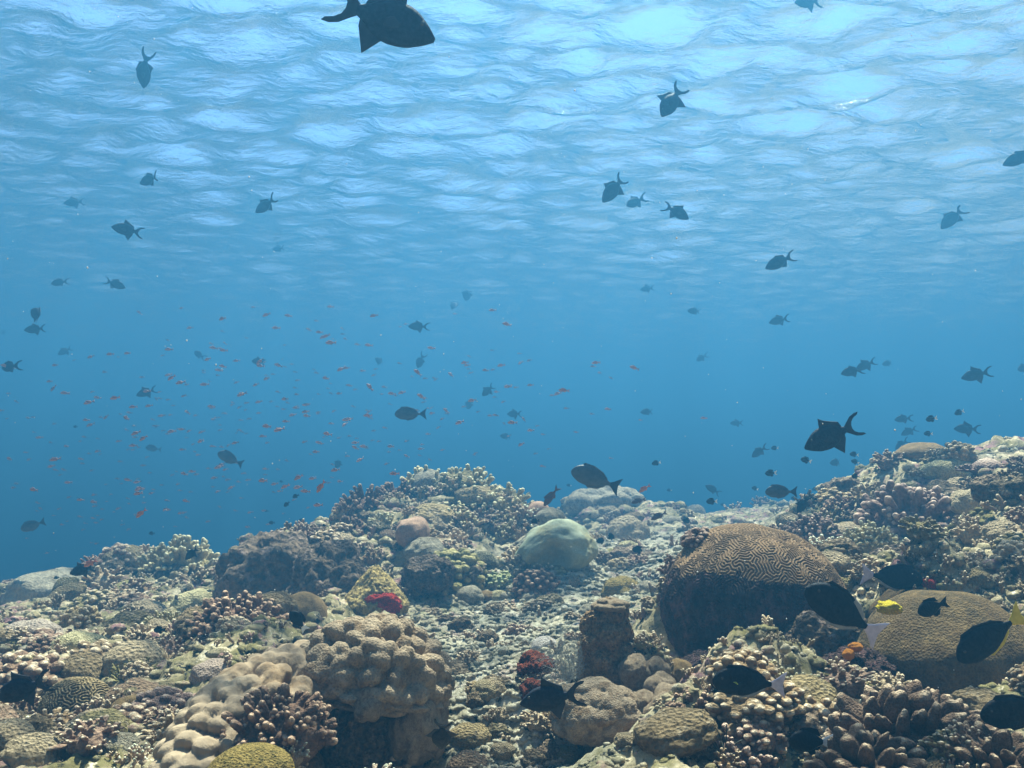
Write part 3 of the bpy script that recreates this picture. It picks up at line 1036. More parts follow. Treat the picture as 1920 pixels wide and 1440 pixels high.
for i, (px, py, wp, Yd, lb) in enumerate(((1197, 1215, 46, 2.72, 'topmost smooth tan lobe beside the right edge of the rock pillar'), (1190, 1258, 58, 2.6, 'tan lobe touching the lower right of the rock pillar'), (1228, 1262, 56, 2.62, 'pale tan lobe right of the pillar below the topmost lobe'),
                                          (1240, 1300, 66, 2.52, 'rounded tan lobe halfway down the chain right of the pillar'), (1262, 1345, 95, 2.35, 'wide smooth pale lobe lowest in the chain below the pillar'), (1205, 1325, 60, 2.42, 'short tan lobe right beside the pitted tan lump'), (1275, 1262, 52, 2.68, 'brown lobe in the shade at the foot of the big brain coral'))):
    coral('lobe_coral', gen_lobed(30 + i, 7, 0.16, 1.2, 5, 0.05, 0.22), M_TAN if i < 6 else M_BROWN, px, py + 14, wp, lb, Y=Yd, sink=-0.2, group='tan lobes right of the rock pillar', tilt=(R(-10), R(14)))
coral('dome_coral', gen_lobed(44, 12, 0.12, 0.95, 5, 0.01, 0.08), coral_mat('olive_grey', (0.15, 0.14, 0.10), (0.24, 0.22, 0.16)), 912, 1312, 56, 'lone round olive grey coral ball on the pale channel floor', sink=-0.3)
coral('lobe_coral', gen_smooth(45, 0.15, 0.8, 5, 0.006), coral_mat('blue_grey', (0.28, 0.29, 0.32), (0.38, 0.39, 0.42)), 1022, 1222, 52, 'smooth blue grey coral lobe above dark red sponge in the channel', sink=-0.2)
for i, (px, py, wp, lb) in enumerate(((1005, 1262, 62, 'ragged dark red sponge clump left of the grey sea fan'), (1000, 1300, 44, 'lower dark red sponge clump behind the black triggerfish'))):
    o = coral('sponge', gen_rock(60 + i, 0.9, 5, 0.5, 0.3), M_SPONGE_DARK, px, py, wp, lb, 'sponge', sink=-0.1)

# feathery grey sea fan
def fan_mesh(seed, n0=9):
    rs = np.random.RandomState(seed)
    b = MB()

    def grow(p0, a, ln, r, lev):
        pts = [np.array([p0[0], p0[1], p0[2]])]
        aa = a
        for i in range(5):
            aa += rs.normal() * 0.07
            pts.append(pts[-1] + np.array([math.sin(aa), rs.normal() * 0.04, math.cos(aa)]) * ln / 5)
        b.add(*tube(pts, np.linspace(r, r * 0.6, 6), 5))
        if lev > 0:
            for i in range(1, 6):
                for sgn in (-1, 1):
                    if rs.uniform() < 0.9:
                        grow(pts[i], a + sgn * rs.uniform(0.45, 0.8), ln * rs.uniform(0.35, 0.5), r * 0.6, lev - 1)
    for i in range(n0):
        grow((0, 0, 0), -0.75 + 1.5 * i / (n0 - 1), rs.uniform(0.75, 1.0), 0.014, 2)
    return b.arrays()


coral('sea_fan', fan_mesh(3, 8), M_FAN, 1066, 1290, 120, 'feathery grey sea fan leaning on the left side of the rock pillar', 'sea fan', Y=2.62, sink=0.0, hs=1.25, ys=0.7, rz=R(12))
coral('sea_fan', fan_mesh(5, 7), M_FAN, 1040, 1305, 60, 'small comb like grey fan just above the black triggerfish in the channel', 'sea fan', Y=2.55, sink=0.0, hs=0.9, ys=0.7, rz=R(-15))
# branching corals under the brain coral
branch_colony('staghorn_coral', 1478, 1300, 150, M_STAG, 'pale green staghorn coral in front of the brain coral shadow', 61, 36, 0.6, 0.075, 3, 0.85, core=0.4, taper=0.55)
branch_colony('staghorn_coral', 1405, 1215, 66, M_STAG, 'small pale staghorn sprig against the dark base of the brain coral', 62, 16, 0.6, 0.085, 3, 1.1, Y=2.42, core=0.35, taper=0.6)
branch_colony('finger_coral', 1318, 1345, 140, M_PURPLE, 'fuzzy brown purple finger coral clump between tan lobes and black surgeonfish', 63, 44, 0.35, 0.08, 3, 0.7, core=0.75, taper=0.9)
coral('massive_coral', gen_smooth(19, 0.12, 0.76, 6, 0.010), M_GOLD, 1800, 1262, 335, 'broad golden brown massive coral filling the right edge below the ridge', Y=2.42, sink=0.0, hs=1.12, rz=R(40))
coral('massive_coral', gen_smooth(71, 0.16, 0.7, 5, 0.010), M_GOLD, 1745, 1175, 190, 'upper golden brown shoulder behind the broad massive coral', Y=2.75, sink=-0.1)
coral('massive_coral', gen_smooth(72, 0.12, 0.7, 5, 0.012), M_GOLD, 1860, 1370, 180, 'lower golden brown bulge above the brown club coral', Y=1.98, sink=0.0)
coral('club_coral', gen_clubs(81, 85, 0.115), M_CLUB, 1735, 1445, 330, 'brown club coral with pale rounded tips in the lower right corner', Y=1.72, sink=0.0, hs=1.0)
coral('club_coral', gen_clubs(82, 34, 0.17), M_CLUB, 1640, 1470, 190, 'wide brown plated clubs cut by the bottom edge at the right', Y=1.6, sink=0.0)
coral('club_coral', gen_clubs(83, 40, 0.15), M_CLUB, 1900, 1470, 200, 'brown clubs cut by the bottom right corner of the picture', Y=1.55, sink=0.0)
branch_colony('finger_coral', 1655, 1365, 130, M_WHITE, 'pale stubby finger coral left behind the brown clubs', 84, 36, 0.4, 0.085, 2, 0.7, Y=1.95, core=0.7)
branch_colony('finger_coral', 1225, 1440, 150, M_LILAC, 'lilac tipped finger coral at the bottom edge below the pitted tan lump', 85, 30, 0.5, 0.09, 2, 0.8, Y=2.0, core=0.6, taper=0.75)
branch_colony('finger_coral', 1390, 1430, 170, M_LILAC, 'fuzzy lilac coral mound at the bottom between dark whips and black damselfish', 86, 50, 0.3, 0.08, 3, 0.7, core=0.8, taper=0.9)
for i, (px, py, lb) in enumerate(((705, 1470, 'short white tipped coral fingers at the bottom edge under the dark hollow'),)):
    branch_colony('finger_coral', px, py, 80, M_WHITE, lb, 87 + i, 14, 0.6, 0.11, 1, 1.1, Y=2.0, core=0.5)
for i, (px, py, wp, lb) in enumerate(((1670, 1140, 40, 'bright yellow sponge beside the white tailed surgeonfish'),)):
    coral('sponge', gen_rock(66 + i, 0.55, 4, 0.5, 0.3), M_SPONGE_YEL, px, py, wp, lb, 'sponge', Y=2.34, sink=0.0)
coral('sponge', gen_rock(68, 1.0, 4, 0.3, 0.1), M_SPONGE_ORG, 1592, 1228, 20, 'small orange sponge in shade below the white tailed surgeonfish', 'sponge', Y=2.3, sink=0.0)
coral('sponge', gen_rock(69, 0.7, 4, 0.3, 0.1), M_SPONGE_ORG, 1606, 1214, 24, 'flat orange sponge just above the small orange sponge', 'sponge', Y=2.32, sink=0.0)
coral('sponge', gen_rock(70, 0.8, 4, 0.3, 0.1), M_SPONGE_RED, 1745, 1098, 34, 'red sponge knob above the golden brown shoulder coral', 'sponge', Y=2.75, sink=0.0)
coral('boulder', gen_rock(90, 0.8, 6, 0.3, 0.2), M_CRUST, 1570, 1225, 170, 'dark purple crusted rock below the white tailed surgeonfish', 'rock', Y=2.65, sink=0.0)
coral('boulder', gen_rock(91, 0.8, 6, 0.3, 0.2), M_CRUST, 1545, 1180, 110, 'brown crusted rock ledge at the right foot of the big brain coral', 'rock', Y=2.85, sink=0.0)
coral('boulder', gen_rock(92, 0.8, 6, 0.3, 0.2), M_DEAD_SHADE, 1612, 1290, 150, 'added black rock painting in deep shade between the staghorn and the golden massive coral', 'rock', Y=2.35, sink=0.0)  # added rock, its near-black colour stands in for deep shadow
coral('boulder', gen_rock(93, 0.7, 5, 0.3, 0.2), M_DEAD_SHADE, 1335, 1270, 120, 'added black rock painting in shade at the left foot of the big brain coral', 'rock', Y=2.75, sink=0.0)  # also added: dark colour in place of shadow beside the dome
# dark whips
b = MB()
rs_ = np.random.RandomState(4)
for i in range(7):
    a = -0.9 + 0.3 * i
    pth, _ = bend_path((0, 0, 0), (math.sin(a) * 0.9, rs_.normal() * 0.2, 0.9), rs_.uniform(0.9, 1.6), rs_, 10, -0.5, 0.16)
    b.add(*tube(pth, np.linspace(0.03, 0.018, len(pth)), 6))
coral('whip_coral', b.arrays(), M_WHIP, 1360, 1430, 110, 'thin dark curling whips rising at the bottom right of centre', 'sea whip', Y=1.9, sink=0.0)

# ---- right ridge
branch_colony('finger_coral', 1725, 985, 205, M_LILAC, 'big pinkish lilac bushy coral overhanging dark shade on the right ridge', 101, 50, 0.42, 0.085, 3, 0.62, Y=4.1, core=0.66, zmin=-0.15, sink=0.05, taper=0.8)
branch_colony('finger_coral', 1560, 1055, 130, M_WHITE, 'white fingered coral pressed against the right flank of the big brain coral', 102, 50, 0.4, 0.07, 3, 0.85, Y=3.35, core=0.7, taper=0.8)
branch_colony('finger_coral', 1625, 1085, 90, M_WHITE, 'smaller white fingered coral right below the larger white one', 103, 34, 0.45, 0.07, 3, 0.8, Y=3.15, core=0.6, taper=0.8)
coral('knob_coral', gen_knobs(104, 50, 0.22, 0.85), M_LILAC, 1312, 1022, 60, 'lilac knob coral peeking over the left crown of the big brain coral', Y=3.05, sink=-0.1)
branch_colony('finger_coral', 1268, 1070, 70, M_LILAC, 'lilac finger coral at the left shoulder of the big brain coral', 105, 34, 0.42, 0.075, 2, 1.1, Y=3.2, core=0.6)
coral('massive_coral', gen_smooth(106, 0.14, 0.5, 5, 0.02), M_BROWN, 1735, 862, 96, 'flat topped brown coral crowning the right ridge', Y=4.95, sink=-0.2)
coral('massive_coral', gen_smooth(107, 0.2, 0.55, 5, 0.008, (1.25, 0.8)), M_CREAM, 1785, 892, 84, 'smooth pale double humped coral below the flat topped ridge crown', sink=-0.2)
coral('brain_coral', gen_brain(5, 90, 200, 0.03, 0.3, 0.55, 1.6), M_GREY, 1800, 862, 72, 'grey lined dome coral behind the pale double humped coral', Y=5.0, sink=-0.1)
coral('table_coral', gen_table(108), M_LILAC, 1862, 905, 116, 'lilac table coral with short upright fingers near the right edge', Y=4.3, sink=0.0, hs=0.8)
coral('dome_coral', gen_smooth(109, 0.06, 0.95, 5, 0.005), coral_mat('smooth_olive', (0.24, 0.22, 0.15), (0.31, 0.28, 0.2)), 1890, 915, 54, 'smooth olive coral ball under the lilac table coral', Y=4.0, sink=0.0)
coral('lobed_coral', gen_lobed(110, 9, 0.25, 0.7, 5, 0.008, 0.12), coral_mat('grey_tan', (0.22, 0.20, 0.15), (0.32, 0.29, 0.22)), 1835, 945, 88, 'grey tan lumps of coral left of the smooth olive ball', Y=3.95, sink=0.0)
coral('lobed_coral', gen_lobed(111, 12, 0.2, 0.7, 5, 0.008, 0.12), M_TAN, 1885, 1105, 135, 'pale tan folded coral at the right edge above the golden massive coral', Y=2.85, sink=-0.1)
coral('dome_coral', gen_smooth(112, 0.10, 0.7, 5, 0.01), coral_mat('pale_lilac', (0.33, 0.28, 0.27), (0.45, 0.40, 0.37)), 1728, 1062, 46, 'small pale dome coral above a dark shaded ledge on the ridge', Y=3.2, sink=0.0)
coral('boulder', gen_rock(113, 0.75, 5, 0.3, 0.2), M_CRUST, 1690, 1075, 110, 'dark ledge rock jutting over shade on the ridge', 'rock', Y=3.25, sink=0.0)
branch_colony('finger_coral', 1755, 1035, 120, M_WHITE, 'pale ragged finger coral above the dark ledge rock', 114, 40, 0.45, 0.07, 3, 0.6, Y=3.4, core=0.65)
branch_colony('finger_coral', 1850, 1010, 130, M_STAG, 'olive staghorn coral below the grey tan lumps at right', 115, 44, 0.5, 0.085, 3, 0.7, Y=3.5, core=0.55)
branch_colony('finger_coral', 1660, 905, 90, M_STAG, 'olive staghorn coral on the upper left slope of the right ridge', 116, 36, 0.5, 0.085, 3, 0.8, Y=5.0, core=0.5)
branch_colony('finger_coral', 1600, 965, 110, M_PURPLE, 'brown branching coral where the right ridge meets open water', 117, 44, 0.45, 0.085, 3, 0.75, Y=4.8, core=0.6)
branch_colony('finger_coral', 1530, 1000, 110, M_LILAC, 'lilac branching coral low on the ridge behind the big brain coral', 118, 44, 0.45, 0.085, 3, 0.7, Y=4.4, core=0.6)
branch_colony('finger_coral', 1640, 1020, 110, M_STAG, 'olive branching coral in the middle of the ridge slope', 119, 44, 0.5, 0.085, 3, 0.7, Y=4.0, core=0.6)
branch_colony('finger_coral', 1900, 870, 80, M_WHITE, 'pale branching coral behind the table coral at the right edge', 120, 40, 0.45, 0.085, 3, 0.75, Y=5.0, core=0.6)
# ---- central mound crown
MOUND = [(872, 930, 128, M_STAG, 'tall spiky olive staghorn coral crowning the central mound'), (800, 925, 110, M_STAG, 'staghorn coral left of the crown on the central mound'), (950, 965, 120, M_STAG, 'staghorn coral sloping down right of the mound crown'),
         (905, 960, 110, M_STAG, 'staghorn coral just below the crown of the mound'), (990, 985, 80, M_WHITE, 'pale finger coral at the right end of the mound beside the cream coral'), (680, 965, 120, M_PURPLE, 'dark brown bush coral at the upper left of the mound'),
         (745, 945, 100, M_PURPLE, 'brown bush coral between the left bush and the staghorn crown'), (850, 990, 100, M_STAG, 'olive staghorn coral in the middle of the mound face'), (660, 1010, 90, M_PURPLE, 'dark brown bush coral low on the mound left face'),
         (940, 1010, 90, M_STAG, 'olive staghorn coral just left of the cream coral'), (715, 1000, 80, M_STAG, 'ragged olive coral left of the pinkish lump'), (850, 1040, 80, M_PURPLE, 'dark brown bush coral above the green knobbly mound')]
for i, (px, py, wp, mt, lb) in enumerate(MOUND):
    branch_colony('staghorn_coral', px, py, wp, mt, lb, 130 + i, nf=30, ln=0.5, rad=0.09, subs=3, squash=0.85, Y=6.55 if i == 0 else None, core=0.6, taper=0.75, sink=0.0, sides=6)
coral('dome_coral', gen_smooth(150, 0.1, 0.9, 4, 0.02), M_GREY, 800, 915, 70, 'pale grey dome half hidden behind the staghorn on the mound crest', Y=6.7, sink=-0.1)
coral('dome_coral', gen_smooth(151, 0.1, 0.9, 4, 0.02), M_PINK, 1010, 960, 44, 'pinkish dome coral behind the cream coral', Y=6.3, sink=0.0)
coral('massive_coral', gen_smooth(152, 0.12, 0.7, 5, 0.02), M_GREY, 1032, 972, 56, 'pale grey dome touching the top of the cream coral', Y=5.8, sink=0.0)
coral('finger_coral', gen_bush(153, 30, 0.5, 0.1, 2, 0.9), M_GREY, 985, 1075, 80, 'grey green stubby finger coral in front of the cream coral', sink=0.0)
coral('boulder', gen_rock(154, 1.0, 5, 0.35, 0.2), M_CRUST, 500, 1110, 190, 'dark crusted rock mass at the left foot of the central mound', 'rock', Y=5.3, sink=0.0)
coral('boulder', gen_rock(155, 1.2, 5, 0.35, 0.2), M_CRUST, 620, 1110, 140, 'dark rock buttress left of the pointed boulder', 'rock', Y=5.0, sink=0.0)
coral('boulder', gen_rock(156, 0.7, 5, 0.35, 0.2), M_CRUST, 800, 1080, 90, 'grey crusted rock between boulder and green knobs', 'rock', Y=5.0, sink=0.0)
# ---- far mound right of centre
coral('massive_coral', gen_lobed(160, 40, 0.2, 0.6, 5, 0.03, 0.25), M_GREY, 1140, 965, 150, 'hazy far coral mound behind the grey unicornfish tail', Y=9.8, sink=-0.1)
for i, (px, py, wp, Yd, lb) in enumerate(((1085, 950, 56, 9.4, 'hazy far dome on the left side of the far mound'), (1270, 1000, 66, 8.5, 'hazy dome just right of the far mound'), (1262, 985, 40, None, 'tiny faint dome behind the hazy right dome'), (1305, 965, 40, 11.5, 'faintest blue dome on the horizon between mound and brain coral'))):
    coral('dome_coral', gen_smooth(161 + i, 0.15, 0.8, 4, 0.03), M_GREY, px, py, wp, lb, Y=Yd, sink=-0.1)
# ---- channel
for i, (px, py, wp, mt, lb) in enumerate(((1215, 1108, 44, M_GREY, 'speckled pale dome coral on the channel left of the big brain coral'), (1222, 1132, 28, M_CREAM, 'tiny pale green dome below the speckled pale dome'), (1180, 1035, 50, M_CREAM, 'pale ridged dome at the far end of the channel'), (1168, 1115, 80, M_OLIVE, 'low olive mound in the middle of the channel'),
                                         (880, 1122, 54, M_GREY, 'grey blistered dome right of the pointed boulder'), (912, 1122, 34, M_BROWN, 'small dark brown dome beside the pale button dome'), (935, 1122, 36, M_CREAM, 'pale button shaped dome coral at the channel edge'), (1000, 1128, 50, M_GREY, 'grey ribbed dome under the purple brown knobs'),
                                         (1050, 1075, 40, M_GREEN, 'yellow green dome beside the purple brown knobs'), (1150, 1045, 40, M_GREEN, 'green dome at the far left of the channel'), (1105, 1150, 40, M_GREY, 'small grey dome behind the pillar top'))):
    coral('dome_coral', gen_lobed(170 + i, 14 + 3 * i, 0.08, 0.75, 5, 0.02, 0.10), mt, px, py, wp, lb, sink=-0.05)
# ---- left slope
LEFT = [('lobed_coral', gen_lobed(200, 8, 0.22, 0.7, 5, 0.008, 0.1), coral_mat('mauve_grey', (0.22, 0.20, 0.20), (0.32, 0.30, 0.29)), 50, 1205, 105, 'rounded mauve grey lumps at the left edge'),
        ('massive_coral', gen_smooth(201, 0.2, 0.6, 5, 0.01), M_CREAM, 140, 1220, 96, 'pale green smooth coral right of the mauve grey lumps'),
        ('massive_coral', gen_smooth(202, 0.2, 0.7, 5, 0.015), M_CREAM, 365, 1150, 110, 'pale green massive coral below the left bush coral'),
        ('massive_coral', gen_smooth(203, 0.2, 0.5, 5, 0.02), M_GREEN, 240, 1110, 70, 'flat olive green coral in shade below the left bush coral'),
        ('brain_coral', gen_brain(7, 100, 240, 0.03, 0.3, 0.85, 1.75), coral_mat('brown_maze', (0.09, 0.075, 0.045), (0.14, 0.115, 0.07), (0.27, 0.23, 0.15)), 135, 1335, 125, 'ridged brown dome coral right of the black triggerfish at left'),
        ('dome_coral', gen_lobed(204, 16, 0.12, 0.9, 5, 0.02, 0.12), M_BROWN, 240, 1345, 76, 'brown knobbly dome right of the ridged brown dome'),
        ('dome_coral', gen_lobed(205, 12, 0.10, 0.7, 5, 0.02, 0.1), M_GREEN, 125, 1265, 62, 'pale green dome above the ridged brown dome'),
        ('dome_coral', gen_brain(8, 60, 160, 0.04, 0.3, 0.8, 1.6), M_GREY, 75, 1265, 52, 'grey ring patterned dome at the left above the triggerfish'),
        ('knob_coral', gen_knobs(206, 44, 0.2, 0.7), M_LILAC, 300, 1345, 110, 'grey lilac knob coral beside the long tan ridge'),
        ('massive_coral', gen_smooth(207, 0.2, 0.7, 5, 0.02), coral_mat('grey_mauve', (0.22, 0.19, 0.18), (0.31, 0.27, 0.26)), 400, 1275, 90, 'grey mauve coral lump left of the large tan dome'),
        ('dome_coral', gen_smooth(208, 0.15, 0.9, 5, 0.02), M_GREY, 215, 1420, 84, 'grey striped dome near the bottom left edge'),
        ('knob_coral', gen_knobs(209, 60, 0.17, 0.7), M_PURPLE, 85, 1230, 80, 'brown knob coral in front of the mauve grey lumps'),
        ('massive_coral', gen_smooth(210, 0.25, 0.5, 5, 0.03), M_GREY, 90, 1120, 170, 'hazy low coral hummock at the far left')]
for i, (nm, g, mt, px, py, wp, lb) in enumerate(LEFT):
    coral(nm, g, mt, px, py, wp, lb, sink=-0.05)
branch_colony('staghorn_coral', 328, 1078, 150, M_STAG, 'pale bush of staghorn coral at the crest of the left slope', 220, 44, 0.42, 0.085, 3, 0.7, Y=6.8, core=0.65, sink=-0.1, sides=6)
coral('table_coral', gen_table(221, 150), M_PURPLE, 215, 1100, 140, 'brown flat table coral left of the pale staghorn bush', Y=7.0, sink=-0.2, hs=0.8)
branch_colony('finger_coral', 440, 1190, 190, M_PURPLE, 'dark brown knobby bush coral left of the smooth brown dome', 222, 60, 0.38, 0.065, 3, 0.6, core=0.7, taper=0.9, sink=0.0)
branch_colony('finger_coral', 470, 1150, 60, M_STAG, 'pale tufted finger coral left behind the smooth brown dome', 223, 24, 0.5, 0.09, 2, 1.0, core=0.5, sink=0.0)
branch_colony('finger_coral', 250, 1445, 120, M_WHITE, 'white tipped finger coral at the bottom left edge', 224, 44, 0.4, 0.06, 3, 0.6, core=0.65, Y=2.15)
branch_colony('finger_coral', 30, 1400, 130, M_WHITE, 'pale green tinged finger coral in the bottom left corner', 225, 40, 0.45, 0.075, 2, 0.6, core=0.65, Y=2.4)
branch_colony('finger_coral', 300, 1180, 90, M_STAG, 'small pale staghorn coral in the middle of the left slope', 226, 34, 0.5, 0.07, 3, 0.8, core=0.55)
branch_colony('finger_coral', 310, 1225, 80, M_WHITE, 'whitish finger coral in front of the dark damselfish on the left slope', 227, 34, 0.45, 0.08, 2, 0.9, core=0.55)
branch_colony('finger_coral', 250, 1270, 110, M_GREEN, 'yellow green fine branched coral in the left foreground above dark shade', 228, 50, 0.4, 0.05, 3, 0.5, core=0.65)
branch_colony('finger_coral', 545, 1420, 70, M_WHITE, 'pale finger coral beside the olive dome at the bottom', 229, 24, 0.5, 0.09, 2, 0.9, core=0.55, Y=2.05)

# ------------------------------------------------------------------ smaller corals between them: one object each
KIT = {
    'branch_coral': [make_mesh('branch_coral', *(lambda g: (g[0], g[1], M_FBUSH, g[2]))(gen_bush(300 + i, 26, 0.5, 0.10, 2, 0.75))) for i in range(5)],
    'knob_coral': [make_mesh('knob_coral', *(lambda g: (g[0], g[1], M_FBUSH, g[2]))(gen_knobs(320 + i, 50, 0.19, 0.7))) for i in range(3)],
    'dome_coral': [make_mesh('dome_coral', *(lambda g: (g[0], g[1], M_FDOME, g[2]))(gen_lobed(340 + i, 12 + 9 * i, 0.10, 0.75, 4, 0.03, 0.14))) for i in range(4)],
    'massive_coral': [make_mesh('massive_coral', *(lambda g: (g[0], g[1], M_FDOME, g[2]))(gen_smooth(360 + i, 0.28, 0.6, 4, 0.04))) for i in range(3)],
    'reef_rock': [make_mesh('reef_rock', *(lambda g: (g[0], g[1], M_FROCK, g[2]))(gen_rock(380 + i, 0.7, 4, 0.4, 0.25))) for i in range(5)],
}
NAMES = {'branch_coral': ('small branching coral tuft', 'coral'), 'knob_coral': ('small knob coral clump', 'coral'), 'dome_coral': ('small lumpy dome coral', 'coral'), 'massive_coral': ('small uneven coral lump', 'coral'), 'reef_rock': ('rough crusted reef rock', 'rock')}


def zone(px, py):
    if px < 430:
        return 'on the left slope'
    if px > 1290:
        return 'on the right ridge' if py < 1240 else 'in the lower right foreground'
    if py < 1110 and px < 1090:
        return 'on the central mound'
    if py > 1300:
        return 'along the bottom edge near the centre'
    return 'on the channel floor'


KEEP = [(1200, 1420, 900, 1110), (1255, 1640, 1120, 1345), (1620, 1925, 1130, 1330), (560, 840, 1170, 1420), (1080, 1290, 1180, 1370), (330, 600, 1230, 1400), (1000, 1100, 960, 1060), (650, 770, 1060, 1170)]   # spots already filled by the large colonies
frs = np.random.RandomState(77)
NF = 900
px = frs.uniform(-60, 1980, NF)
py = 1460 - 600 * frs.uniform(0, 1, NF) ** 0.9
H = hits(px, py)
cnt = 0
for i in range(NF):
    if np.isnan(H[i, 0]) or cnt > 560:
        continue
    Yd = H[i, 1]
    if any(a_ < px[i] < b_ and c_ < py[i] < d_ for a_, b_, c_, d_ in KEEP):
        continue
    chan = 780 < px[i] < 1260 and py[i] > 1090
    if chan and frs.uniform() < 0.3:
        continue
    wpx = frs.uniform(34, 92) * (1.0 + 0.5 * (py[i] > 1250))
    if chan:
        wpx *= 0.6
    if Yd > 8:
        wpx *= 0.6
    s = min(wpx * 0.5 * Yd / FPX, 0.3)
    u = frs.uniform()
    mound = zone(px[i], py[i])
    if 'mound' in mound or 'ridge' in mound:
        kind = 'branch_coral' if u < 0.58 else 'knob_coral' if u < 0.7 else 'dome_coral' if u < 0.78 else 'massive_coral' if u < 0.83 else 'reef_rock'
    elif chan:
        kind = 'branch_coral' if u < 0.15 else 'knob_coral' if u < 0.3 else 'dome_coral' if u < 0.55 else 'massive_coral' if u < 0.65 else 'reef_rock'
    else:
        kind = 'branch_coral' if u < 0.36 else 'knob_coral' if u < 0.54 else 'dome_coral' if u < 0.7 else 'massive_coral' if u < 0.82 else 'reef_rock'
    o = link(kind, KIT[kind][frs.randint(len(KIT[kind]))])
    zz = gz(H[i, 0], Yd)[0]
    o.location = (H[i, 0], Yd, zz - 0.1 * s + (0.15 * s if kind != 'reef_rock' else 0))
    o.rotation_euler = (frs.normal() * 0.15, frs.normal() * 0.15, frs.uniform(0, 6.28))
    o.scale = (s * frs.uniform(0.85, 1.15), s * frs.uniform(0.85, 1.15), s * frs.uniform(0.85, 1.2))
    nm, cat = NAMES[kind]
    tag(o, f'{nm} {mound}', cat, f'{nm}s {mound}')
    cnt += 1

# ------------------------------------------------------------------ rubble and stubs nobody could count: one object
brs = np.random.RandomState(99)
NR = 6000
px = brs.uniform(-80, 2000, NR)
py = 1470 - 560 * brs.uniform(0, 1, NR) ** 0.85
H = hits(px, py)
H2 = np.stack([brs.uniform(-4, 4, 2500), brs.uniform(0.6, 8, 2500), np.zeros(2500)], -1)
H = np.vstack([H[~np.isnan(H[:, 0])], H2])
H[:, 2] = ground(H[:, 0], H[:, 1]) + detail(H[:, 0], H[:, 1])
CHM = channel(H[:, 0], H[:, 1])
iv, jf = ico(2)
shapes = [iv * (1 + 0.45 * pn(iv * 1.5 + k * 7.7) + 0.5 * pn(iv * 3.4 + k * 3.1))[:, None] * np.array([1, 1, 0.75]) for k in range(12)]
gx = brs.uniform(640, 1300, 9000)
gy = brs.uniform(1040, 1470, 9000)
G = hits(gx, gy)
G = G[~np.isnan(G[:, 0])]
G = G[channel(G[:, 0], G[:, 1]) > 0.3]
G[:, 2] = ground(G[:, 0], G[:, 1]) + detail(G[:, 0], G[:, 1])
NB = len(H)
H = np.vstack([H, G])
CHM = np.append(CHM, np.full(len(G), 0.2))
VV, FF = [], []
nv = 0
for i, h in enumerate(H):
    s = h[1] / FPX * brs.uniform(3.5, 13) * (0.7 if brs.uniform() < 0.6 else 1.25)
    s *= 0.6 if CHM[i] > 0.4 else 1.0
    if i >= NB:
        s = h[1] / FPX * brs.uniform(2.0, 6.5)
    a = brs.uniform(0, 6.28)
    c, sn = math.cos(a), math.sin(a)
    q = shapes[brs.randint(12)] * np.array([s * brs.uniform(0.7, 1.5), s, s * brs.uniform(0.6, 1.3)])
    q = np.stack([q[:, 0] * c - q[:, 1] * sn, q[:, 0] * sn + q[:, 1] * c, q[:, 2]], -1)
    VV.append(q + h + np.array([0, 0, 0.2 * s]))
    FF.append(jf + nv)
    nv += len(iv)
rub = link('coral_rubble', make_mesh('coral_rubble', np.concatenate(VV), [np.concatenate(FF)], MG, channel(np.concatenate(VV)[:, 0], np.concatenate(VV)[:, 1])))
tag(rub, 'broken coral rubble and small encrusted stubs strewn over the reef floor', 'rubble', kind='stuff')

# short coral stubs as ground cover
b = MB()
NS = 1700
px = brs.uniform(-80, 2000, NS)
py = 1470 - 560 * brs.uniform(0, 1, NS) ** 0.85
H = hits(px, py)
H = H[~np.isnan(H[:, 0])]
H = H[(channel(H[:, 0], H[:, 1]) < 0.35) | (brs.uniform(size=len(H)) < 0.3)]
H[:, 2] = ground(H[:, 0], H[:, 1]) + detail(H[:, 0], H[:, 1])
stubs = [branch_piece(brs, 1.0, 0.16, 3, 5, 0.08, 0.75) for _ in range(10)]
for h in H:
    s = h[1] / FPX * brs.uniform(9, 26)
    for q in range(brs.randint(2, 5)):
        bv, bf, bt = stubs[brs.randint(10)]
        M = rot_to(np.array([brs.normal() * 0.5, brs.normal() * 0.5, 1.0]), brs.uniform(0, 6.28)) * s * brs.uniform(0.6, 1.1)
        b.add(bv @ M.T + h + np.array([brs.normal() * s * 0.3, brs.normal() * s * 0.3, -0.15 * s]), bf, bt)
M_STUB = coral_mat('stub_coral', (0.09, 0.075, 0.05), (0.26, 0.22, 0.17), (0.50, 0.47, 0.40), scale=3.0, fine=60, bump=0.6, patch=(0.20, 0.14, 0.14), bdist=0.006)
st = link('coral_stubs', b.mesh('coral_stubs', M_STUB))
tag(st, 'tiny coral stubs and tufts carpeting the rock between the larger colonies', 'ground cover', kind='stuff')

# ------------------------------------------------------------------ fish
def smooth_profile(pts, n=26):
    pts = np.array(pts, float)
    t = 0.5 - 0.5 * np.cos(np.linspace(0, np.pi, n))
    xs = pts[0, 0] + (pts[-1, 0] - pts[0, 0]) * t

    def itp(col):
        xx, yy = pts[:, 0], pts[:, col]
        h = np.diff(xx)
        dlt = np.diff(yy) / h
        mm = np.zeros(len(xx))
        mm[1:-1] = np.where(dlt[:-1] * dlt[1:] > 0, 2 * dlt[:-1] * dlt[1:] / (dlt[:-1] + dlt[1:] + 1e-12), 0)
        mm[0], mm[-1] = dlt[0], dlt[-1]
        i = np.clip(np.searchsorted(xx, xs) - 1, 0, len(h) - 1)
        s = (xs - xx[i]) / h[i]
        return ((1 + 2 * s) * (1 - s) ** 2 * yy[i] + s * (1 - s) ** 2 * h[i] * mm[i] + s * s * (3 - 2 * s) * yy[i + 1] + s * s * (s - 1) * h[i] * mm[i + 1])
    return xs, itp(1), itp(2)


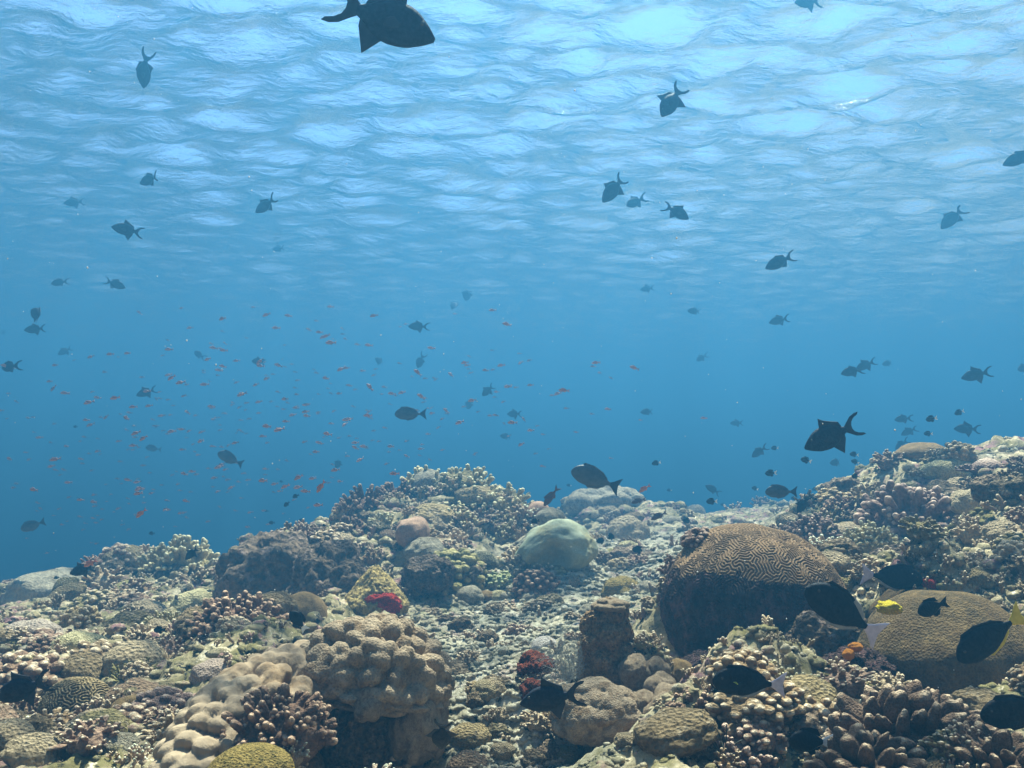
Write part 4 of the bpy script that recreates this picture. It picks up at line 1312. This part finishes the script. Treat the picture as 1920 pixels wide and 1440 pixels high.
def fish_body(prof, thick, sides=14):
    """prof: (x, top, bottom) from tail (-) to snout (+)"""
    xs, zt, zb = smooth_profile(prof)
    h = (zt - zb) / 2
    mid = (zt + zb) / 2
    wd = thick * (h / h.max()) ** 0.8
    wd = np.minimum(wd, h * 0.95)
    a = np.linspace(0, 2 * np.pi, sides, endpoint=False)
    V = np.stack([np.repeat(xs, sides), (wd[:, None] * np.cos(a)).reshape(-1), (mid[:, None] + h[:, None] * np.sin(a)).reshape(-1)], -1)
    k = len(xs)
    i = np.arange(k - 1)[:, None] * sides
    j = np.arange(sides)[None, :]
    j2 = (j + 1) % sides
    Qd = np.stack([i + j, i + sides + j, i + sides + j2, i + j2], -1).reshape(-1, 4)
    return V, [Qd[:, ::-1], list(range(sides)), list(range((k - 1) * sides + sides - 1, (k - 1) * sides - 1, -1))]


def fin(outline, t=0.010, curve=0.0):
    o = np.array(outline, float)
    n_ = len(o)
    c = o.mean(0)
    inner = c + (o - c) * 0.82

    def lay(q, yy):
        return np.stack([q[:, 0], np.full(n_, yy) + curve * (q[:, 0] - o[:, 0].max()) ** 2, q[:, 1]], -1)
    V = np.vstack([lay(o, 0.0015), lay(o, -0.0015), lay(inner, t), lay(inner, -t)])
    F = []
    for i in range(n_):
        j = (i + 1) % n_
        F += [[i, j, n_ + j, n_ + i], [j, i, 2 * n_ + i, 2 * n_ + j], [n_ + i, n_ + j, 3 * n_ + j, 3 * n_ + i]]
    F += [list(range(2 * n_, 3 * n_)), list(range(4 * n_ - 1, 3 * n_ - 1, -1))]
    return V, F


def eye_mesh(x, y, zc, r):
    V, F = ico(2)
    b_ = MB()
    for s in (-1, 1):
        b_.add(V * np.array([r, r * 0.5, r]) + np.array([x, s * y, zc]), [F])
    return b_.arrays()


M_DARK = plain_mat('dark_fish_skin', (0.008, 0.010, 0.018), (0.026, 0.028, 0.042), 0.62, 26, 0.1, 0.3)
M_DARKFIN = plain_mat('dark_fin', (0.012, 0.014, 0.024), (0.03, 0.03, 0.04), 0.6, 6, 0.2)
M_BLACK = plain_mat('black_fish_skin', (0.005, 0.006, 0.010), (0.020, 0.019, 0.022), 0.62, 26, 0.1, 0.3)
M_GREYF = plain_mat('grey_fish_skin', (0.035, 0.038, 0.045), (0.07, 0.07, 0.08), 0.5, 12, 0.3)
M_PALE = plain_mat('pale_fin', (0.50, 0.42, 0.50), (0.66, 0.56, 0.62), 0.6, 12, 0.2)
M_WHT = plain_mat('white_tail', (0.62, 0.64, 0.66), (0.78, 0.78, 0.78), 0.6, 12, 0.2)
M_GREYFIN = plain_mat('grey_fin', (0.22, 0.22, 0.22), (0.32, 0.31, 0.30), 0.6, 12, 0.2)
M_YEL = plain_mat('yellow_fin', (0.48, 0.36, 0.03), (0.60, 0.46, 0.06), 0.6, 12, 0.2)
M_LIME = plain_mat('lime_mark', (0.50, 0.58, 0.08), (0.60, 0.66, 0.12), 0.6, 12, 0.2)
M_ANTH = plain_mat('orange_anthias_skin', (0.42, 0.16, 0.11), (0.50, 0.23, 0.16), 0.5, 8, 0.3)
M_ANTHF = plain_mat('orange_fin', (0.50, 0.14, 0.10), (0.60, 0.20, 0.14), 0.6, 8, 0.2)
M_RUST = plain_mat('rusty_brown_skin', (0.07, 0.025, 0.02), (0.13, 0.05, 0.035), 0.5, 8, 0.3)
M_EYE = plain_mat('fish_eye', (0.02, 0.02, 0.02), (0.05, 0.05, 0.05), 0.2, 8, 0.5)

TRIG_BODY = [(-0.22, 0.045, -0.045), (-0.14, 0.085, -0.085), (-0.02, 0.165, -0.165), (0.12, 0.195, -0.195), (0.25, 0.175, -0.18), (0.38, 0.10, -0.125), (0.46, 0.035, -0.075), (0.50, -0.005, -0.045)]
TRIG_DORSAL = [(0.17, 0.175), (0.13, 0.33), (0.06, 0.27), (-0.04, 0.215), (-0.15, 0.16), (-0.175, 0.06), (-0.02, 0.14)]
TRIG_ANAL = [(0.07, -0.18), (0.00, -0.27), (-0.06, -0.345), (-0.10, -0.26), (-0.165, -0.13), (-0.175, -0.06), (-0.02, -0.14)]
TRIG_TAIL = [(-0.20, 0.045), (-0.27, 0.10), (-0.35, 0.165), (-0.44, 0.19), (-0.50, 0.185), (-0.41, 0.155), (-0.345, 0.10), (-0.315, 0.03), (-0.31, -0.03), (-0.335, -0.10), (-0.40, -0.155), (-0.49, -0.19), (-0.42, -0.19), (-0.34, -0.16), (-0.27, -0.10), (-0.20, -0.045)]
SURG_BODY = [(-0.30, 0.03, -0.03), (-0.22, 0.055, -0.055), (-0.08, 0.135, -0.13), (0.10, 0.195, -0.185), (0.26, 0.195, -0.18), (0.40, 0.14, -0.13), (0.47, 0.07, -0.08), (0.50, 0.01, -0.03)]
SURG_DORSAL = [(0.36, 0.15), (0.30, 0.225), (0.10, 0.23), (-0.10, 0.17), (-0.21, 0.085), (-0.23, 0.04), (-0.08, 0.12), (0.12, 0.18)]
SURG_ANAL = [(0.16, -0.17), (0.10, -0.215), (-0.08, -0.175), (-0.21, -0.09), (-0.23, -0.04), (-0.08, -0.11), (0.08, -0.17)]
SURG_TAIL = [(-0.28, 0.03), (-0.36, 0.075), (-0.45, 0.15), (-0.50, 0.18), (-0.475, 0.09), (-0.455, 0.0), (-0.475, -0.09), (-0.50, -0.18), (-0.45, -0.15), (-0.36, -0.075), (-0.28, -0.03)]
DAM_BODY = [(-0.24, 0.05, -0.05), (-0.15, 0.10, -0.10), (0.0, 0.20, -0.20), (0.18, 0.25, -0.24), (0.34, 0.20, -0.20), (0.45, 0.09, -0.11), (0.50, 0.0, -0.03)]
DAM_DORSAL = [(0.32, 0.19), (0.22, 0.29), (0.02, 0.30), (-0.12, 0.26), (-0.20, 0.10), (-0.05, 0.16), (0.14, 0.22)]
DAM_ANAL = [(0.10, -0.22), (0.0, -0.30), (-0.12, -0.27), (-0.20, -0.10), (-0.05, -0.16)]
DAM_TAIL = [(-0.22, 0.05), (-0.32, 0.11), (-0.48, 0.19), (-0.42, 0.06), (-0.40, 0.0), (-0.42, -0.06), (-0.48, -0.19), (-0.32, -0.11), (-0.22, -0.05)]
ANT_BODY = [(-0.28, 0.03, -0.03), (-0.18, 0.06, -0.055), (0.0, 0.12, -0.11), (0.20, 0.145, -0.135), (0.36, 0.11, -0.11), (0.46, 0.045, -0.06), (0.50, 0.0, -0.02)]
ANT_DORSAL = [(0.26, 0.13), (0.24, 0.22), (0.08, 0.19), (-0.10, 0.15), (-0.18, 0.06), (0.05, 0.11)]
ANT_ANAL = [(0.04, -0.11), (-0.02, -0.18), (-0.12, -0.12), (-0.17, -0.055)]
ANT_TAIL = [(-0.26, 0.03), (-0.36, 0.09), (-0.50, 0.15), (-0.42, 0.05), (-0.38, 0.0), (-0.42, -0.05), (-0.50, -0.15), (-0.36, -0.09), (-0.26, -0.03)]


def kit_fish(body, thick, dorsal, anal, tail, ms, eye=(0.38, 0.05, 0.02), pect=True):
    parts = []
    bv, bf = fish_body(body, thick)
    parts.append(('body', make_mesh('body', bv, bf, ms[0])))
    for nm, ol, mt in (('dorsal_fin', dorsal, ms[1]), ('anal_fin', anal, ms[2]), ('tail_fin', tail, ms[3])):
        fv, ff = fin(ol)
        parts.append((nm, make_mesh(nm, fv, ff, mt, smooth=False)))
    if eye:
        V, F, T = eye_mesh(eye[0], eye[1], eye[2], 0.022)
        parts.append(('eyes', make_mesh('eyes', V, F, M_EYE)))
    if pect:
        ol = [(0.20, -0.02), (0.12, 0.03), (0.06, 0.0), (0.05, -0.07), (0.12, -0.08), (0.19, -0.05)]
        fv, ff = fin(ol, 0.006)
        fv[:, 1] += thick * 1.02
        parts.append(('pectoral_fin', make_mesh('pectoral_fin', fv, ff, ms[1], smooth=False)))
        fv2 = fv * np.array([1, -1, 1])
        parts.append(('pectoral_fin', make_mesh('pectoral_fin', fv2, [f[::-1] for f in ff], ms[1], smooth=False)))
    return parts


TRIG = kit_fish(TRIG_BODY, 0.075, TRIG_DORSAL, TRIG_ANAL, TRIG_TAIL, (M_DARK, M_DARKFIN, M_DARKFIN, M_DARKFIN), (0.36, 0.045, 0.06))
def bent(kit, c, fold):
    """the same fish with its tail swung sideways and its fins partly folded"""
    out_ = []
    for n_, m_ in kit:
        m2 = m_.copy()
        v_ = np.empty(len(m2.vertices) * 3)
        m2.vertices.foreach_get('co', v_)
        v_ = v_.reshape(-1, 3)
        if n_ in ('dorsal_fin', 'anal_fin'):
            sg = 1 if n_ == 'dorsal_fin' else -1
            ex = np.clip(sg * v_[:, 2] - 0.17, 0, 1)
            v_[:, 2] -= sg * ex * fold
            v_[:, 0] -= ex * fold * 0.6
        v_[:, 1] += c * np.clip(0.1 - v_[:, 0], 0, 1) ** 2
        m2.vertices.foreach_set('co', v_.reshape(-1).astype(np.float32))
        m2.update()
        out_.append((n_, m2))
    return out_


TRIGS = [TRIG, bent(TRIG, 0.5, 0.35), bent(TRIG, -0.6, 0.6), bent(TRIG, 0.9, 0.15)]
TRIGF = [(n_, m_) for n_, m_ in TRIG if n_ in ('body', 'dorsal_fin', 'anal_fin', 'tail_fin')]
SURG = kit_fish(SURG_BODY, 0.06, SURG_DORSAL, SURG_ANAL, SURG_TAIL, (M_GREYF, M_GREYF, M_GREYF, M_DARKFIN), (0.38, 0.04, 0.05))
SURGW = kit_fish(SURG_BODY, 0.065, SURG_DORSAL, SURG_ANAL, SURG_TAIL, (M_BLACK, M_BLACK, M_GREYFIN, M_PALE), (0.38, 0.045, 0.05))
SURGY = kit_fish(SURG_BODY, 0.065, SURG_DORSAL, SURG_ANAL, SURG_TAIL, (M_BLACK, M_BLACK, M_YEL, M_YEL), (0.38, 0.045, 0.05))
SURGB = kit_fish(SURG_BODY, 0.07, SURG_DORSAL, SURG_ANAL, SURG_TAIL, (M_BLACK, M_BLACK, M_BLACK, M_BLACK), (0.38, 0.045, 0.05))
DAMW = kit_fish(DAM_BODY, 0.085, DAM_DORSAL, DAM_ANAL, DAM_TAIL, (M_BLACK, M_BLACK, M_BLACK, M_WHT), None, False)
DAMB = kit_fish(DAM_BODY, 0.085, DAM_DORSAL, DAM_ANAL, DAM_TAIL, (M_BLACK, M_BLACK, M_BLACK, M_BLACK), (0.36, 0.05, 0.06))
RUST = kit_fish(ANT_BODY, 0.06, ANT_DORSAL, ANT_ANAL, ANT_TAIL, (M_RUST, M_RUST, M_RUST, M_RUST), (0.38, 0.045, 0.03))
ANTH = kit_fish(ANT_BODY, 0.06, ANT_DORSAL, ANT_ANAL, ANT_TAIL, (M_ANTH, M_ANTHF, M_ANTHF, M_ANTHF), None, False)
UPV = np.array([0, -ST, CT])
FWD = np.array([0, CT, ST])


def fish(name, kit, px, py, ln, ang, label, cat, real=None, Y=None, yaw=0.0, roll=0.0, group=None, single=False, wide=1.0):
    """head direction ang (degrees, image plane), total length ln photo pixels"""
    yw = R(yaw)
    if Y is None:
        Y = FPX * real / ln
        h = hit(px, py)
        if h is not None:
            Y = min(Y, h[1] * 0.86)
    p = at(px, py, Y)
    size = ln * Y / FPX / max(0.4, math.cos(yw))
    a = R(ang)
    d = np.array([math.cos(a) * math.cos(yw), 0, 0]) + UPV * math.sin(a) * math.cos(yw) + FWD * math.sin(yw)
    d /= np.linalg.norm(d)
    up = np.cross(FWD, d)
    if np.dot(up, UPV) < 0:
        up = -up
    up /= np.linalg.norm(up)
    yy = np.cross(up, d)
    c, s = math.cos(R(roll)), math.sin(R(roll))
    yy, up = c * yy + s * up, -s * yy + c * up
    M = Matrix([[d[i] * size, yy[i] * size * wide, up[i] * size, p[i]] for i in range(3)] + [[0, 0, 0, 1]])
    if single:
        o = link(name, single)
        o.matrix_world = M
        tag(o, label, cat, group)
        return o
    o = thing(name, label, cat, group=group)
    o.matrix_world = M
    for nm, me in kit:
        link(nm, me, o)
    return o


GT = 'dark triggerfish scattered through the water'
TF = [
    (1562, 815, 118, 203, 'large black triggerfish with lyre tail above the right ridge', 0),
    (715, 34, 226, -20, 'biggest dark triggerfish, cut by the top edge, heading right', 0),
    (1260, 188, 84, 235, 'dark triggerfish diving steeply against bright surface right of top centre', 0),
    (1152, 353, 62, 225, 'left fish of the trio of triggerfish below the bright surface', 0),
    (1192, 378, 44, 205, 'middle and smallest fish of the trio of triggerfish', 0),
    (1268, 396, 56, -30, 'right fish of the trio, the one heading right', 0),
    (1463, 490, 56, 203, 'triggerfish alone in mid water at right, tail fork raised', 0),
    (1516, 3, 62, 188, 'triggerfish cut by the top edge near the upper right corner', 0),
    (1914, 295, 56, 200, 'triggerfish cut by the right edge high up', 0),
    (1787, 407, 42, 235, 'slim triggerfish nose down alone at the far upper right', 50),
    (500, 384, 52, 212, 'triggerfish with raised tail left of centre under the surface', 0),
    (282, 336, 50, 190, 'triggerfish level in upper left, below the steep one', 0),
    (240, 431, 56, 168, 'stout triggerfish at left with tail drooping', 0),
    (270, 130, 62, 248, 'triggerfish turned nose down in the upper left corner area', 35),
    (140, 379, 34, 190, 'small triggerfish near the left, upper of the small pair', 0),
    (523, 466, 26, 185, 'small triggerfish below the one with raised tail', 0),
    (70, 590, 46, 150, 'upper fish of the touching triggerfish pair at the left edge', 35),
    (67, 617, 38, 185, 'lower fish of the touching triggerfish pair at the left edge', 0),
    (18, 687, 44, 185, 'triggerfish touching the left edge in mid height', 0),
    (122, 658, 26, 212, 'small slanting triggerfish right below the touching pair', 0),
    (112, 529, 34, 188, 'hazy triggerfish near the left above the touching pair', 0),
    (215, 532, 38, -20, 'hazy triggerfish at left that heads right', 0),
    (25, 507, 20, 190, 'tiny faint triggerfish nearest the left edge', 0),
    (8, 623, 18, 180, 'faint triggerfish cut by the left edge', 0),
    (275, 735, 34, 200, 'hazy triggerfish among orange fish at the left', 0),
    (373, 665, 26, 150, 'faint triggerfish nose up left of centre', 30),
    (485, 678, 30, 172, 'faint stout triggerfish among the left orange fish', 0),
    (785, 612, 38, 178, 'grey triggerfish above the orange school at centre', 0),
    (876, 551, 24, 245, 'thin faint fish nose down above the orange school', 55),
    (853, 575, 24, 130, 'thin faint fish nose up beside the nose down one', 50),
    (788, 677, 28, 240, 'faint triggerfish diving inside the orange school', 40),
    (1214, 541, 26, 185, 'small hazy triggerfish in mid water right of centre', 0),
    (1303, 583, 30, 178, 'level hazy triggerfish in mid water right of centre', 0),
    (1462, 600, 36, 192, 'hazy triggerfish below the lone one with raised fork', 0),
    (1315, 671, 24, 205, 'very faint small triggerfish right of the orange school', 0),
    (1598, 696, 44, 190, 'left fish of the overlapping hazy pair at right', 0),
    (1624, 684, 38, 205, 'right fish of the overlapping hazy pair at right', 0),
    (1665, 681, 26, 188, 'faint triggerfish just right of the overlapping pair', 0),
    (1832, 702, 48, 195, 'hazy triggerfish at right above the ridge', 0),
    (1918, 690, 30, 190, 'dark fish cut by the right edge above the ridge', 0),
    (1424, 846, 36, 215, 'grey triggerfish left of the large black one', 0),
    (1382, 793, 24, 182, 'faint triggerfish over open water left of the large black one', 0),
    (1214, 772, 28, 180, 'faint triggerfish in blue water above the grey unicornfish', 0),
    (965, 776, 28, 180, 'dim triggerfish right of the oval fish amid the orange school', 0),
    (949, 818, 24, 172, 'dim triggerfish over the mound crest', 0),
    (1694, 785, 34, 185, 'faint triggerfish over the ridge crown, uppermost of three', 0),
    (1705, 808, 30, 210, 'faint tilted triggerfish over the ridge crown, second of three', 0),
    (1690, 833, 32, 212, 'faint triggerfish touching the ridge crown, lowest of three', 0),
    (1814, 804, 40, 178, 'faint level triggerfish over the ridge near the right edge', 0),
    (1568, 867, 30, 178, 'faint triggerfish just below the large black one', 0),
    (915, 732, 30, 220, 'dim triggerfish in the right part of the orange school', 30),
    (712, 678, 24, 140, 'dim triggerfish nose up in the middle of the orange school', 30),
    (880, 757, 22, 240, 'thin dim fish nose down below the orange school centre', 50),
    (635, 868, 26, 232, 'dim fish nose down left of the mound crest', 30),
    (1337, 918, 30, 148, 'faint tail down fish over the horizon right of centre', 20),
]
for i, (px, py, ln, ang, lb, yaw) in enumerate(TF):
    if yaw == 0 and ln < 90:
        yaw = (0, 22, -18, 30, -28)[i % 5]
    kt = TRIGS[(i * 7 // 3) % 4] if i > 2 else TRIG
    fish('triggerfish', kt if ln > 40 else [q for q in kt if q[0] in ('body', 'dorsal_fin', 'anal_fin', 'tail_fin')], px, py, ln, ang, lb, 'fish', real=0.20, yaw=yaw, group=GT)
fish('triggerfish', TRIG, 1037, 1308, 122, 188, 'black triggerfish low over the channel in front of the rock pillar', 'fish', Y=1.95, group=GT)
fish('triggerfish', TRIG, 45, 1290, 110, 197, 'black triggerfish close to the reef at the lower left edge', 'fish', Y=2.3, group=GT)
fish('triggerfish', TRIG, 828, 1377, 74, 262, 'black triggerfish nose down beside the dark hollow at the bottom', 'fish', Y=1.9, yaw=35, group=GT)
fish('triggerfish', TRIG, 155, 1068, 50, 195, 'dark triggerfish low over the left slope table coral', 'fish', Y=5.2, group=GT)
fish('triggerfish', TRIGF, 360, 1037, 34, 222, 'dark fish just above the pale left staghorn bush', 'fish', Y=5.6, group=GT)
fish('triggerfish', TRIG, 1506, 945, 40, 245, 'dark fish nose down where the ridge meets open water', 'fish', Y=4.6, yaw=20, group=GT)

GS = 'oval surgeonfish and unicornfish'
fish('unicornfish', SURG, 1117, 898, 96, 160, 'sleek grey unicornfish swimming nose up right of the mound', 'fish', real=0.25, group=GS)
fish('surgeonfish', SURG, 770, 776, 60, 180, 'oval dark surgeonfish level in the middle of the orange school', 'fish', real=0.22, group=GS)
fish('surgeonfish', SURG, 432, 860, 52, 155, 'oval hazy surgeonfish nose up at the left of the mound', 'fish', real=0.24, group=GS)
fish('surgeonfish', SURG, 62, 985, 48, 198, 'hazy surgeonfish low in blue water at the left edge', 'fish', real=0.24, group=GS)
fish('surgeonfish', SURG, 288, 841, 30, 172, 'small hazy surgeonfish at the left amid orange fish', 'fish', real=0.22, group=GS)
fish('surgeonfish', SURG, 1465, 922, 60, 180, 'dark surgeonfish with pale tail edge above the big brain coral', 'fish', real=0.17, group=GS)
o = fish('surgeonfish', SURGW, 1582, 1148, 165, 147, 'black surgeonfish with white tail nosing up beside the big brain coral', 'fish', Y=2.05, group=GS)
# pale rear part of its dorsal fin
fv, ff = fin([(-0.01, 0.16), (-0.02, 0.205), (-0.12, 0.175), (-0.22, 0.085), (-0.24, 0.035), (-0.12, 0.10)], 0.013)
link('dorsal_fin_edge', make_mesh('dorsal_fin_edge', fv, ff, M_GREYFIN, smooth=False), o)
o = fish('surgeonfish', SURGW, 1405, 1280, 135, 176, 'black surgeonfish with lime mark and pink tail over pale staghorn', 'fish', Y=1.85, group=GS)
fv, ff = fin([(0.24, 0.015), (0.17, -0.02), (0.13, -0.05), (0.15, -0.02), (0.20, 0.02)], 0.004)
fv2 = fv.copy()
fv[:, 1] += 0.068
fv2[:, 1] -= 0.068
bb = MB()
bb.add(fv, ff)
bb.add(fv2, ff)
link('cheek_mark', bb.mesh('cheek_mark', M_LIME), o)
fish('surgeonfish', SURGY, 1858, 1193, 150, 215, 'black surgeonfish with yellow fin edge at right over the golden coral', 'fish', Y=1.9, group=GS)
fish('surgeonfish', SURGB, 1915, 1336, 150, 183, 'black fish cut by the right edge above the brown clubs', 'fish', Y=1.6, group=GS)
fish('surgeonfish', SURGW, 1672, 1082, 115, -6, 'black fish with pale tail resting in ridge shade, heading right', 'fish', Y=2.75, group=GS)
fish('damselfish', DAMB, 1750, 1138, 62, 200, 'round black damselfish over the golden brown shoulder coral', 'fish', Y=2.2)
fish('damselfish', DAMW, 1522, 1390, 84, 178, 'round black damselfish with pale tail at the bottom right', 'fish', Y=1.7)
fish('damselfish', DAMW, 560, 1165, 48, 128, 'black damselfish with white tail nose up above the tan dome', 'fish', Y=3.0)
fish('damselfish', DAMB, 300, 1181, 24, 180, 'small black damselfish in the middle of the left slope', 'fish', Y=3.6)
fish('damselfish', DAMB, 1004, 977, 17, 190, 'tiny black damselfish in front of the cream coral top', 'fish', Y=4.6)
fish('damselfish', DAMW, 1198, 1031, 26, 172, 'black damselfish over the far channel, larger than its neighbours', 'fish', Y=5.0)
fish('damselfish', DAMW, 1128, 1014, 20, 180, 'left of two little black damselfish behind the cream coral', 'fish', Y=5.6)
fish('damselfish', DAMW, 1146, 1008, 18, 100, 'right of two little black damselfish behind the cream coral, tail down', 'fish', Y=5.6, yaw=20)
fish('damselfish', DAMB, 1240, 1052, 13, 180, 'tiny black damselfish left of the lilac finger coral', 'fish', Y=4.4)
GD = 'little white tailed damselfish over the ridge foot'
for (px, py, ln, ang) in ((1799, 773, 20, 198), (1747, 785, 23, 190), (1741, 813, 18, 178), (1453, 840, 15, 182), (1512, 863, 22, 165), (1602, 852, 18, 172), (1604, 866, 17, 160), (1605, 893, 17, 175), (1446, 887, 23, 183), (1529, 917, 13, 185), (1562, 912, 12, 180), (1416, 916, 14, 160), (1490, 935, 14, 160), (1335, 940, 22, 180), (1355, 946, 9, 180), (1474, 943, 10, 150), (1530, 936, 9, 180), (1255, 919, 10, 180), (1289, 976, 19, 178), (1231, 868, 18, 190), (1067, 910, 10, 170)):
    fish('damselfish', DAMW, px, py, ln, ang, 'tiny black damselfish with white tail hovering in blue water near the ridge', 'fish', real=0.075, group=GD)
GL = 'tiny dark damselfish left of the mound'
for (px, py, ln, ang) in ((538, 945, 14, 220), (555, 930, 14, 200), (510, 980, 12, 180), (565, 976, 12, 190), (430, 1045, 12, 180), (405, 1050, 14, 170), (500, 958, 8, 180), (608, 985, 8, 180), (528, 903, 8, 170), (142, 800, 9, 180), (106, 1083, 10, 190), (285, 1000, 12, 180)):
    fish('damselfish', DAMB, px, py, ln, ang, 'tiny dark damselfish in blue water left of the mound', 'fish', real=0.06, group=GL)
fish('wrasse', RUST, 1034, 930, 46, 232, 'rusty brown fish nose down at the right end of the mound', 'fish', Y=5.0)
fish('wrasse', RUST, 1236, 967, 34, 205, 'brown fish low over the horizon left of the big brain coral', 'fish', Y=5.2)
fish('wrasse', RUST, 1198, 939, 28, 195, 'reddish brown fish just right of the far mound', 'fish', Y=5.2)
fish('anthias', ANTH, 1209, 916, 26, 212, 'brightest orange fish, alone right of the far mound', 'fish', Y=4.6)

# ---- the orange school
ab = MB()
for nm, me in ANTH:
    v_ = np.empty(len(me.vertices) * 3)
    me.vertices.foreach_get('co', v_)
    ab.add(v_.reshape(-1, 3), [list(p_.vertices) for p_ in me.polygons])
ANTH1 = ab.mesh('anthias', M_ANTH)
ars = np.random.RandomState(21)
BRIGHT = [(500, 590, 17, 200), (541, 592, 16, 170), (620, 575, 14, 178), (612, 630, 17, 205), (579, 618, 12, 150), (420, 657, 16, 180), (418, 687, 16, 165), (207, 664, 16, 183), (216, 746, 20, 190), (250, 763, 17, 185), (322, 708, 18, 212), (1058, 732, 22, 176), (1190, 690, 20, 160), (1118, 680, 18, 186), (872, 680, 16, 186), (735, 738, 16, 175), (690, 779, 18, 180), (602, 912, 28, 235), (560, 895, 20, 210), (535, 912, 18, 205), (265, 962, 26, 220), (740, 888, 20, 180), (170, 1056, 28, 205), (110, 1095, 14, 200), (232, 1043, 18, 190), (1140, 767, 14, 175), (1320, 784, 14, 180), (360, 884, 14, 180), (493, 818, 15, 180), (885, 888, 12, 190), (995, 722, 14, 185), (940, 685, 16, 190), (650, 690, 14, 190), (780, 880, 12, 190), (480, 1010, 12, 190)]
school = list(BRIGHT)
while len(school) < 292:
    u = ars.uniform()
    if u < 0.55:
        px_, py_ = ars.normal(680, 290), ars.normal(750, 90)
    elif u < 0.9:
        px_, py_ = ars.normal(300, 200), ars.normal(855, 95)
    else:
        px_, py_ = ars.uniform(0, 650), ars.uniform(640, 1060)
    if not (0 < px_ < 1230 and 570 < py_ < 1070):
        continue
    if px_ > 640 and py_ > 880:
        continue
    if px_ > 430 and py_ > 990:
        continue
    school.append((px_, py_, ars.uniform(8, 16) if ars.uniform() < 0.85 else ars.uniform(15, 20), 183 + ars.normal() * 14 + (ars.uniform() < 0.12) * ars.uniform(-60, 60)))
for i, (px_, py_, ln, ang) in enumerate(school):
    zn = 'left of the mound' if px_ < 430 else 'above the central mound' if px_ < 900 else 'right of the mound crest'
    big = i < len(BRIGHT)
    lb = f'small orange anthias in the loose school {zn}'
    if big:
        fish('anthias', ANTH, px_, py_, ln, ang, lb, 'fish', real=0.074, group=f'orange anthias school {zn}')
    else:
        fish('anthias', None, px_, py_, ln, ang, lb, 'fish', real=0.074, group=f'orange anthias school {zn}', single=ANTH1, yaw=ars.uniform(-35, 35))

# the faint far rest of the school, past three hundred fish: one object
fb = MB()
av = np.empty(len(ANTH1.vertices) * 3)
ANTH1.vertices.foreach_get('co', av)
av = av.reshape(-1, 3)
af = [list(p_.vertices) for p_ in ANTH1.polygons]
for i in range(240):
    if i < 110:
        px_, py_ = ars.normal(560, 300), ars.normal(770, 95)
    else:
        px_, py_ = ars.normal(250, 190), ars.normal(900, 100)
    if not (0 < px_ < 1220 and 580 < py_ < 1060) or (px_ > 640 and py_ > 870) or (px_ > 430 and py_ > 980):
        continue
    Yd = ars.uniform(11, 15)
    a = R(183 + ars.normal() * 16)
    d_ = np.array([math.cos(a), 0, 0]) + UPV * math.sin(a)
    up_ = np.cross(FWD, d_)
    up_ = up_ if np.dot(up_, UPV) > 0 else -up_
    M = np.stack([d_, np.cross(up_, d_), up_], axis=1) * ars.uniform(0.06, 0.085)
    fb.add(av @ M.T + at(px_, py_, Yd), af)
fo = link('anthias_school', fb.mesh('anthias_school', M_ANTH))
tag(fo, 'faintest tiny orange fish of the school far off in the blue', 'fish', kind='stuff')

# ------------------------------------------------------------------ drifting specks of plankton
sb = MB()
iv0, jf0 = ico(1)
for i in range(420):
    Yd = ars.uniform(0.7, 4.0)
    pp = at(ars.uniform(-200, 2120), ars.uniform(-100, 1300), Yd)
    if ground(pp[0], pp[1])[0] > pp[2] - 0.1:
        continue
    r0 = ars.uniform(0.0004, 0.0011) * (0.5 + 0.4 * Yd)
    sb.add(iv0 * np.array([r0, r0, r0 * ars.uniform(0.6, 1.5)]) + pp, [jf0])
po = link('plankton', sb.mesh('plankton', plain_mat('plankton_speck', (0.55, 0.52, 0.5), (0.7, 0.66, 0.62), 0.8)))
tag(po, 'pale specks of plankton drifting in the open water', 'plankton', kind='stuff')

# ------------------------------------------------------------------ the water itself
m, n, p = new_mat('sea_water')
n.nodes.remove(p)
pv = nd(n, 'ShaderNodeVolumePrincipled')
pv.inputs['Color'].default_value = (*HAZE_COLOR, 1)
pv.inputs['Density'].default_value = HAZE_DENSITY
pv.inputs['Anisotropy'].default_value = 0.5
n.links.new(pv.outputs[0], n.nodes['Material Output'].inputs['Volume'])
X0, X1, Y0, Y1, Z0, Z1 = -130, 130, -130, 130, -9.0, WTOP + 0.06
V = [(a, b_, c_) for a in (X0, X1) for b_ in (Y0, Y1) for c_ in (Z0, Z1)]
F = [[0, 1, 3, 2], [4, 6, 7, 5], [0, 4, 5, 1], [2, 3, 7, 6], [0, 2, 6, 4], [1, 5, 7, 3]]
hz = link('haze', make_mesh('haze', V, F, m, smooth=False))
hz['kind'] = 'stuff'
hz['label'] = 'blue sea water filling the whole view and fading far things'
hz['category'] = 'water'
hz.display_type = 'WIRE'
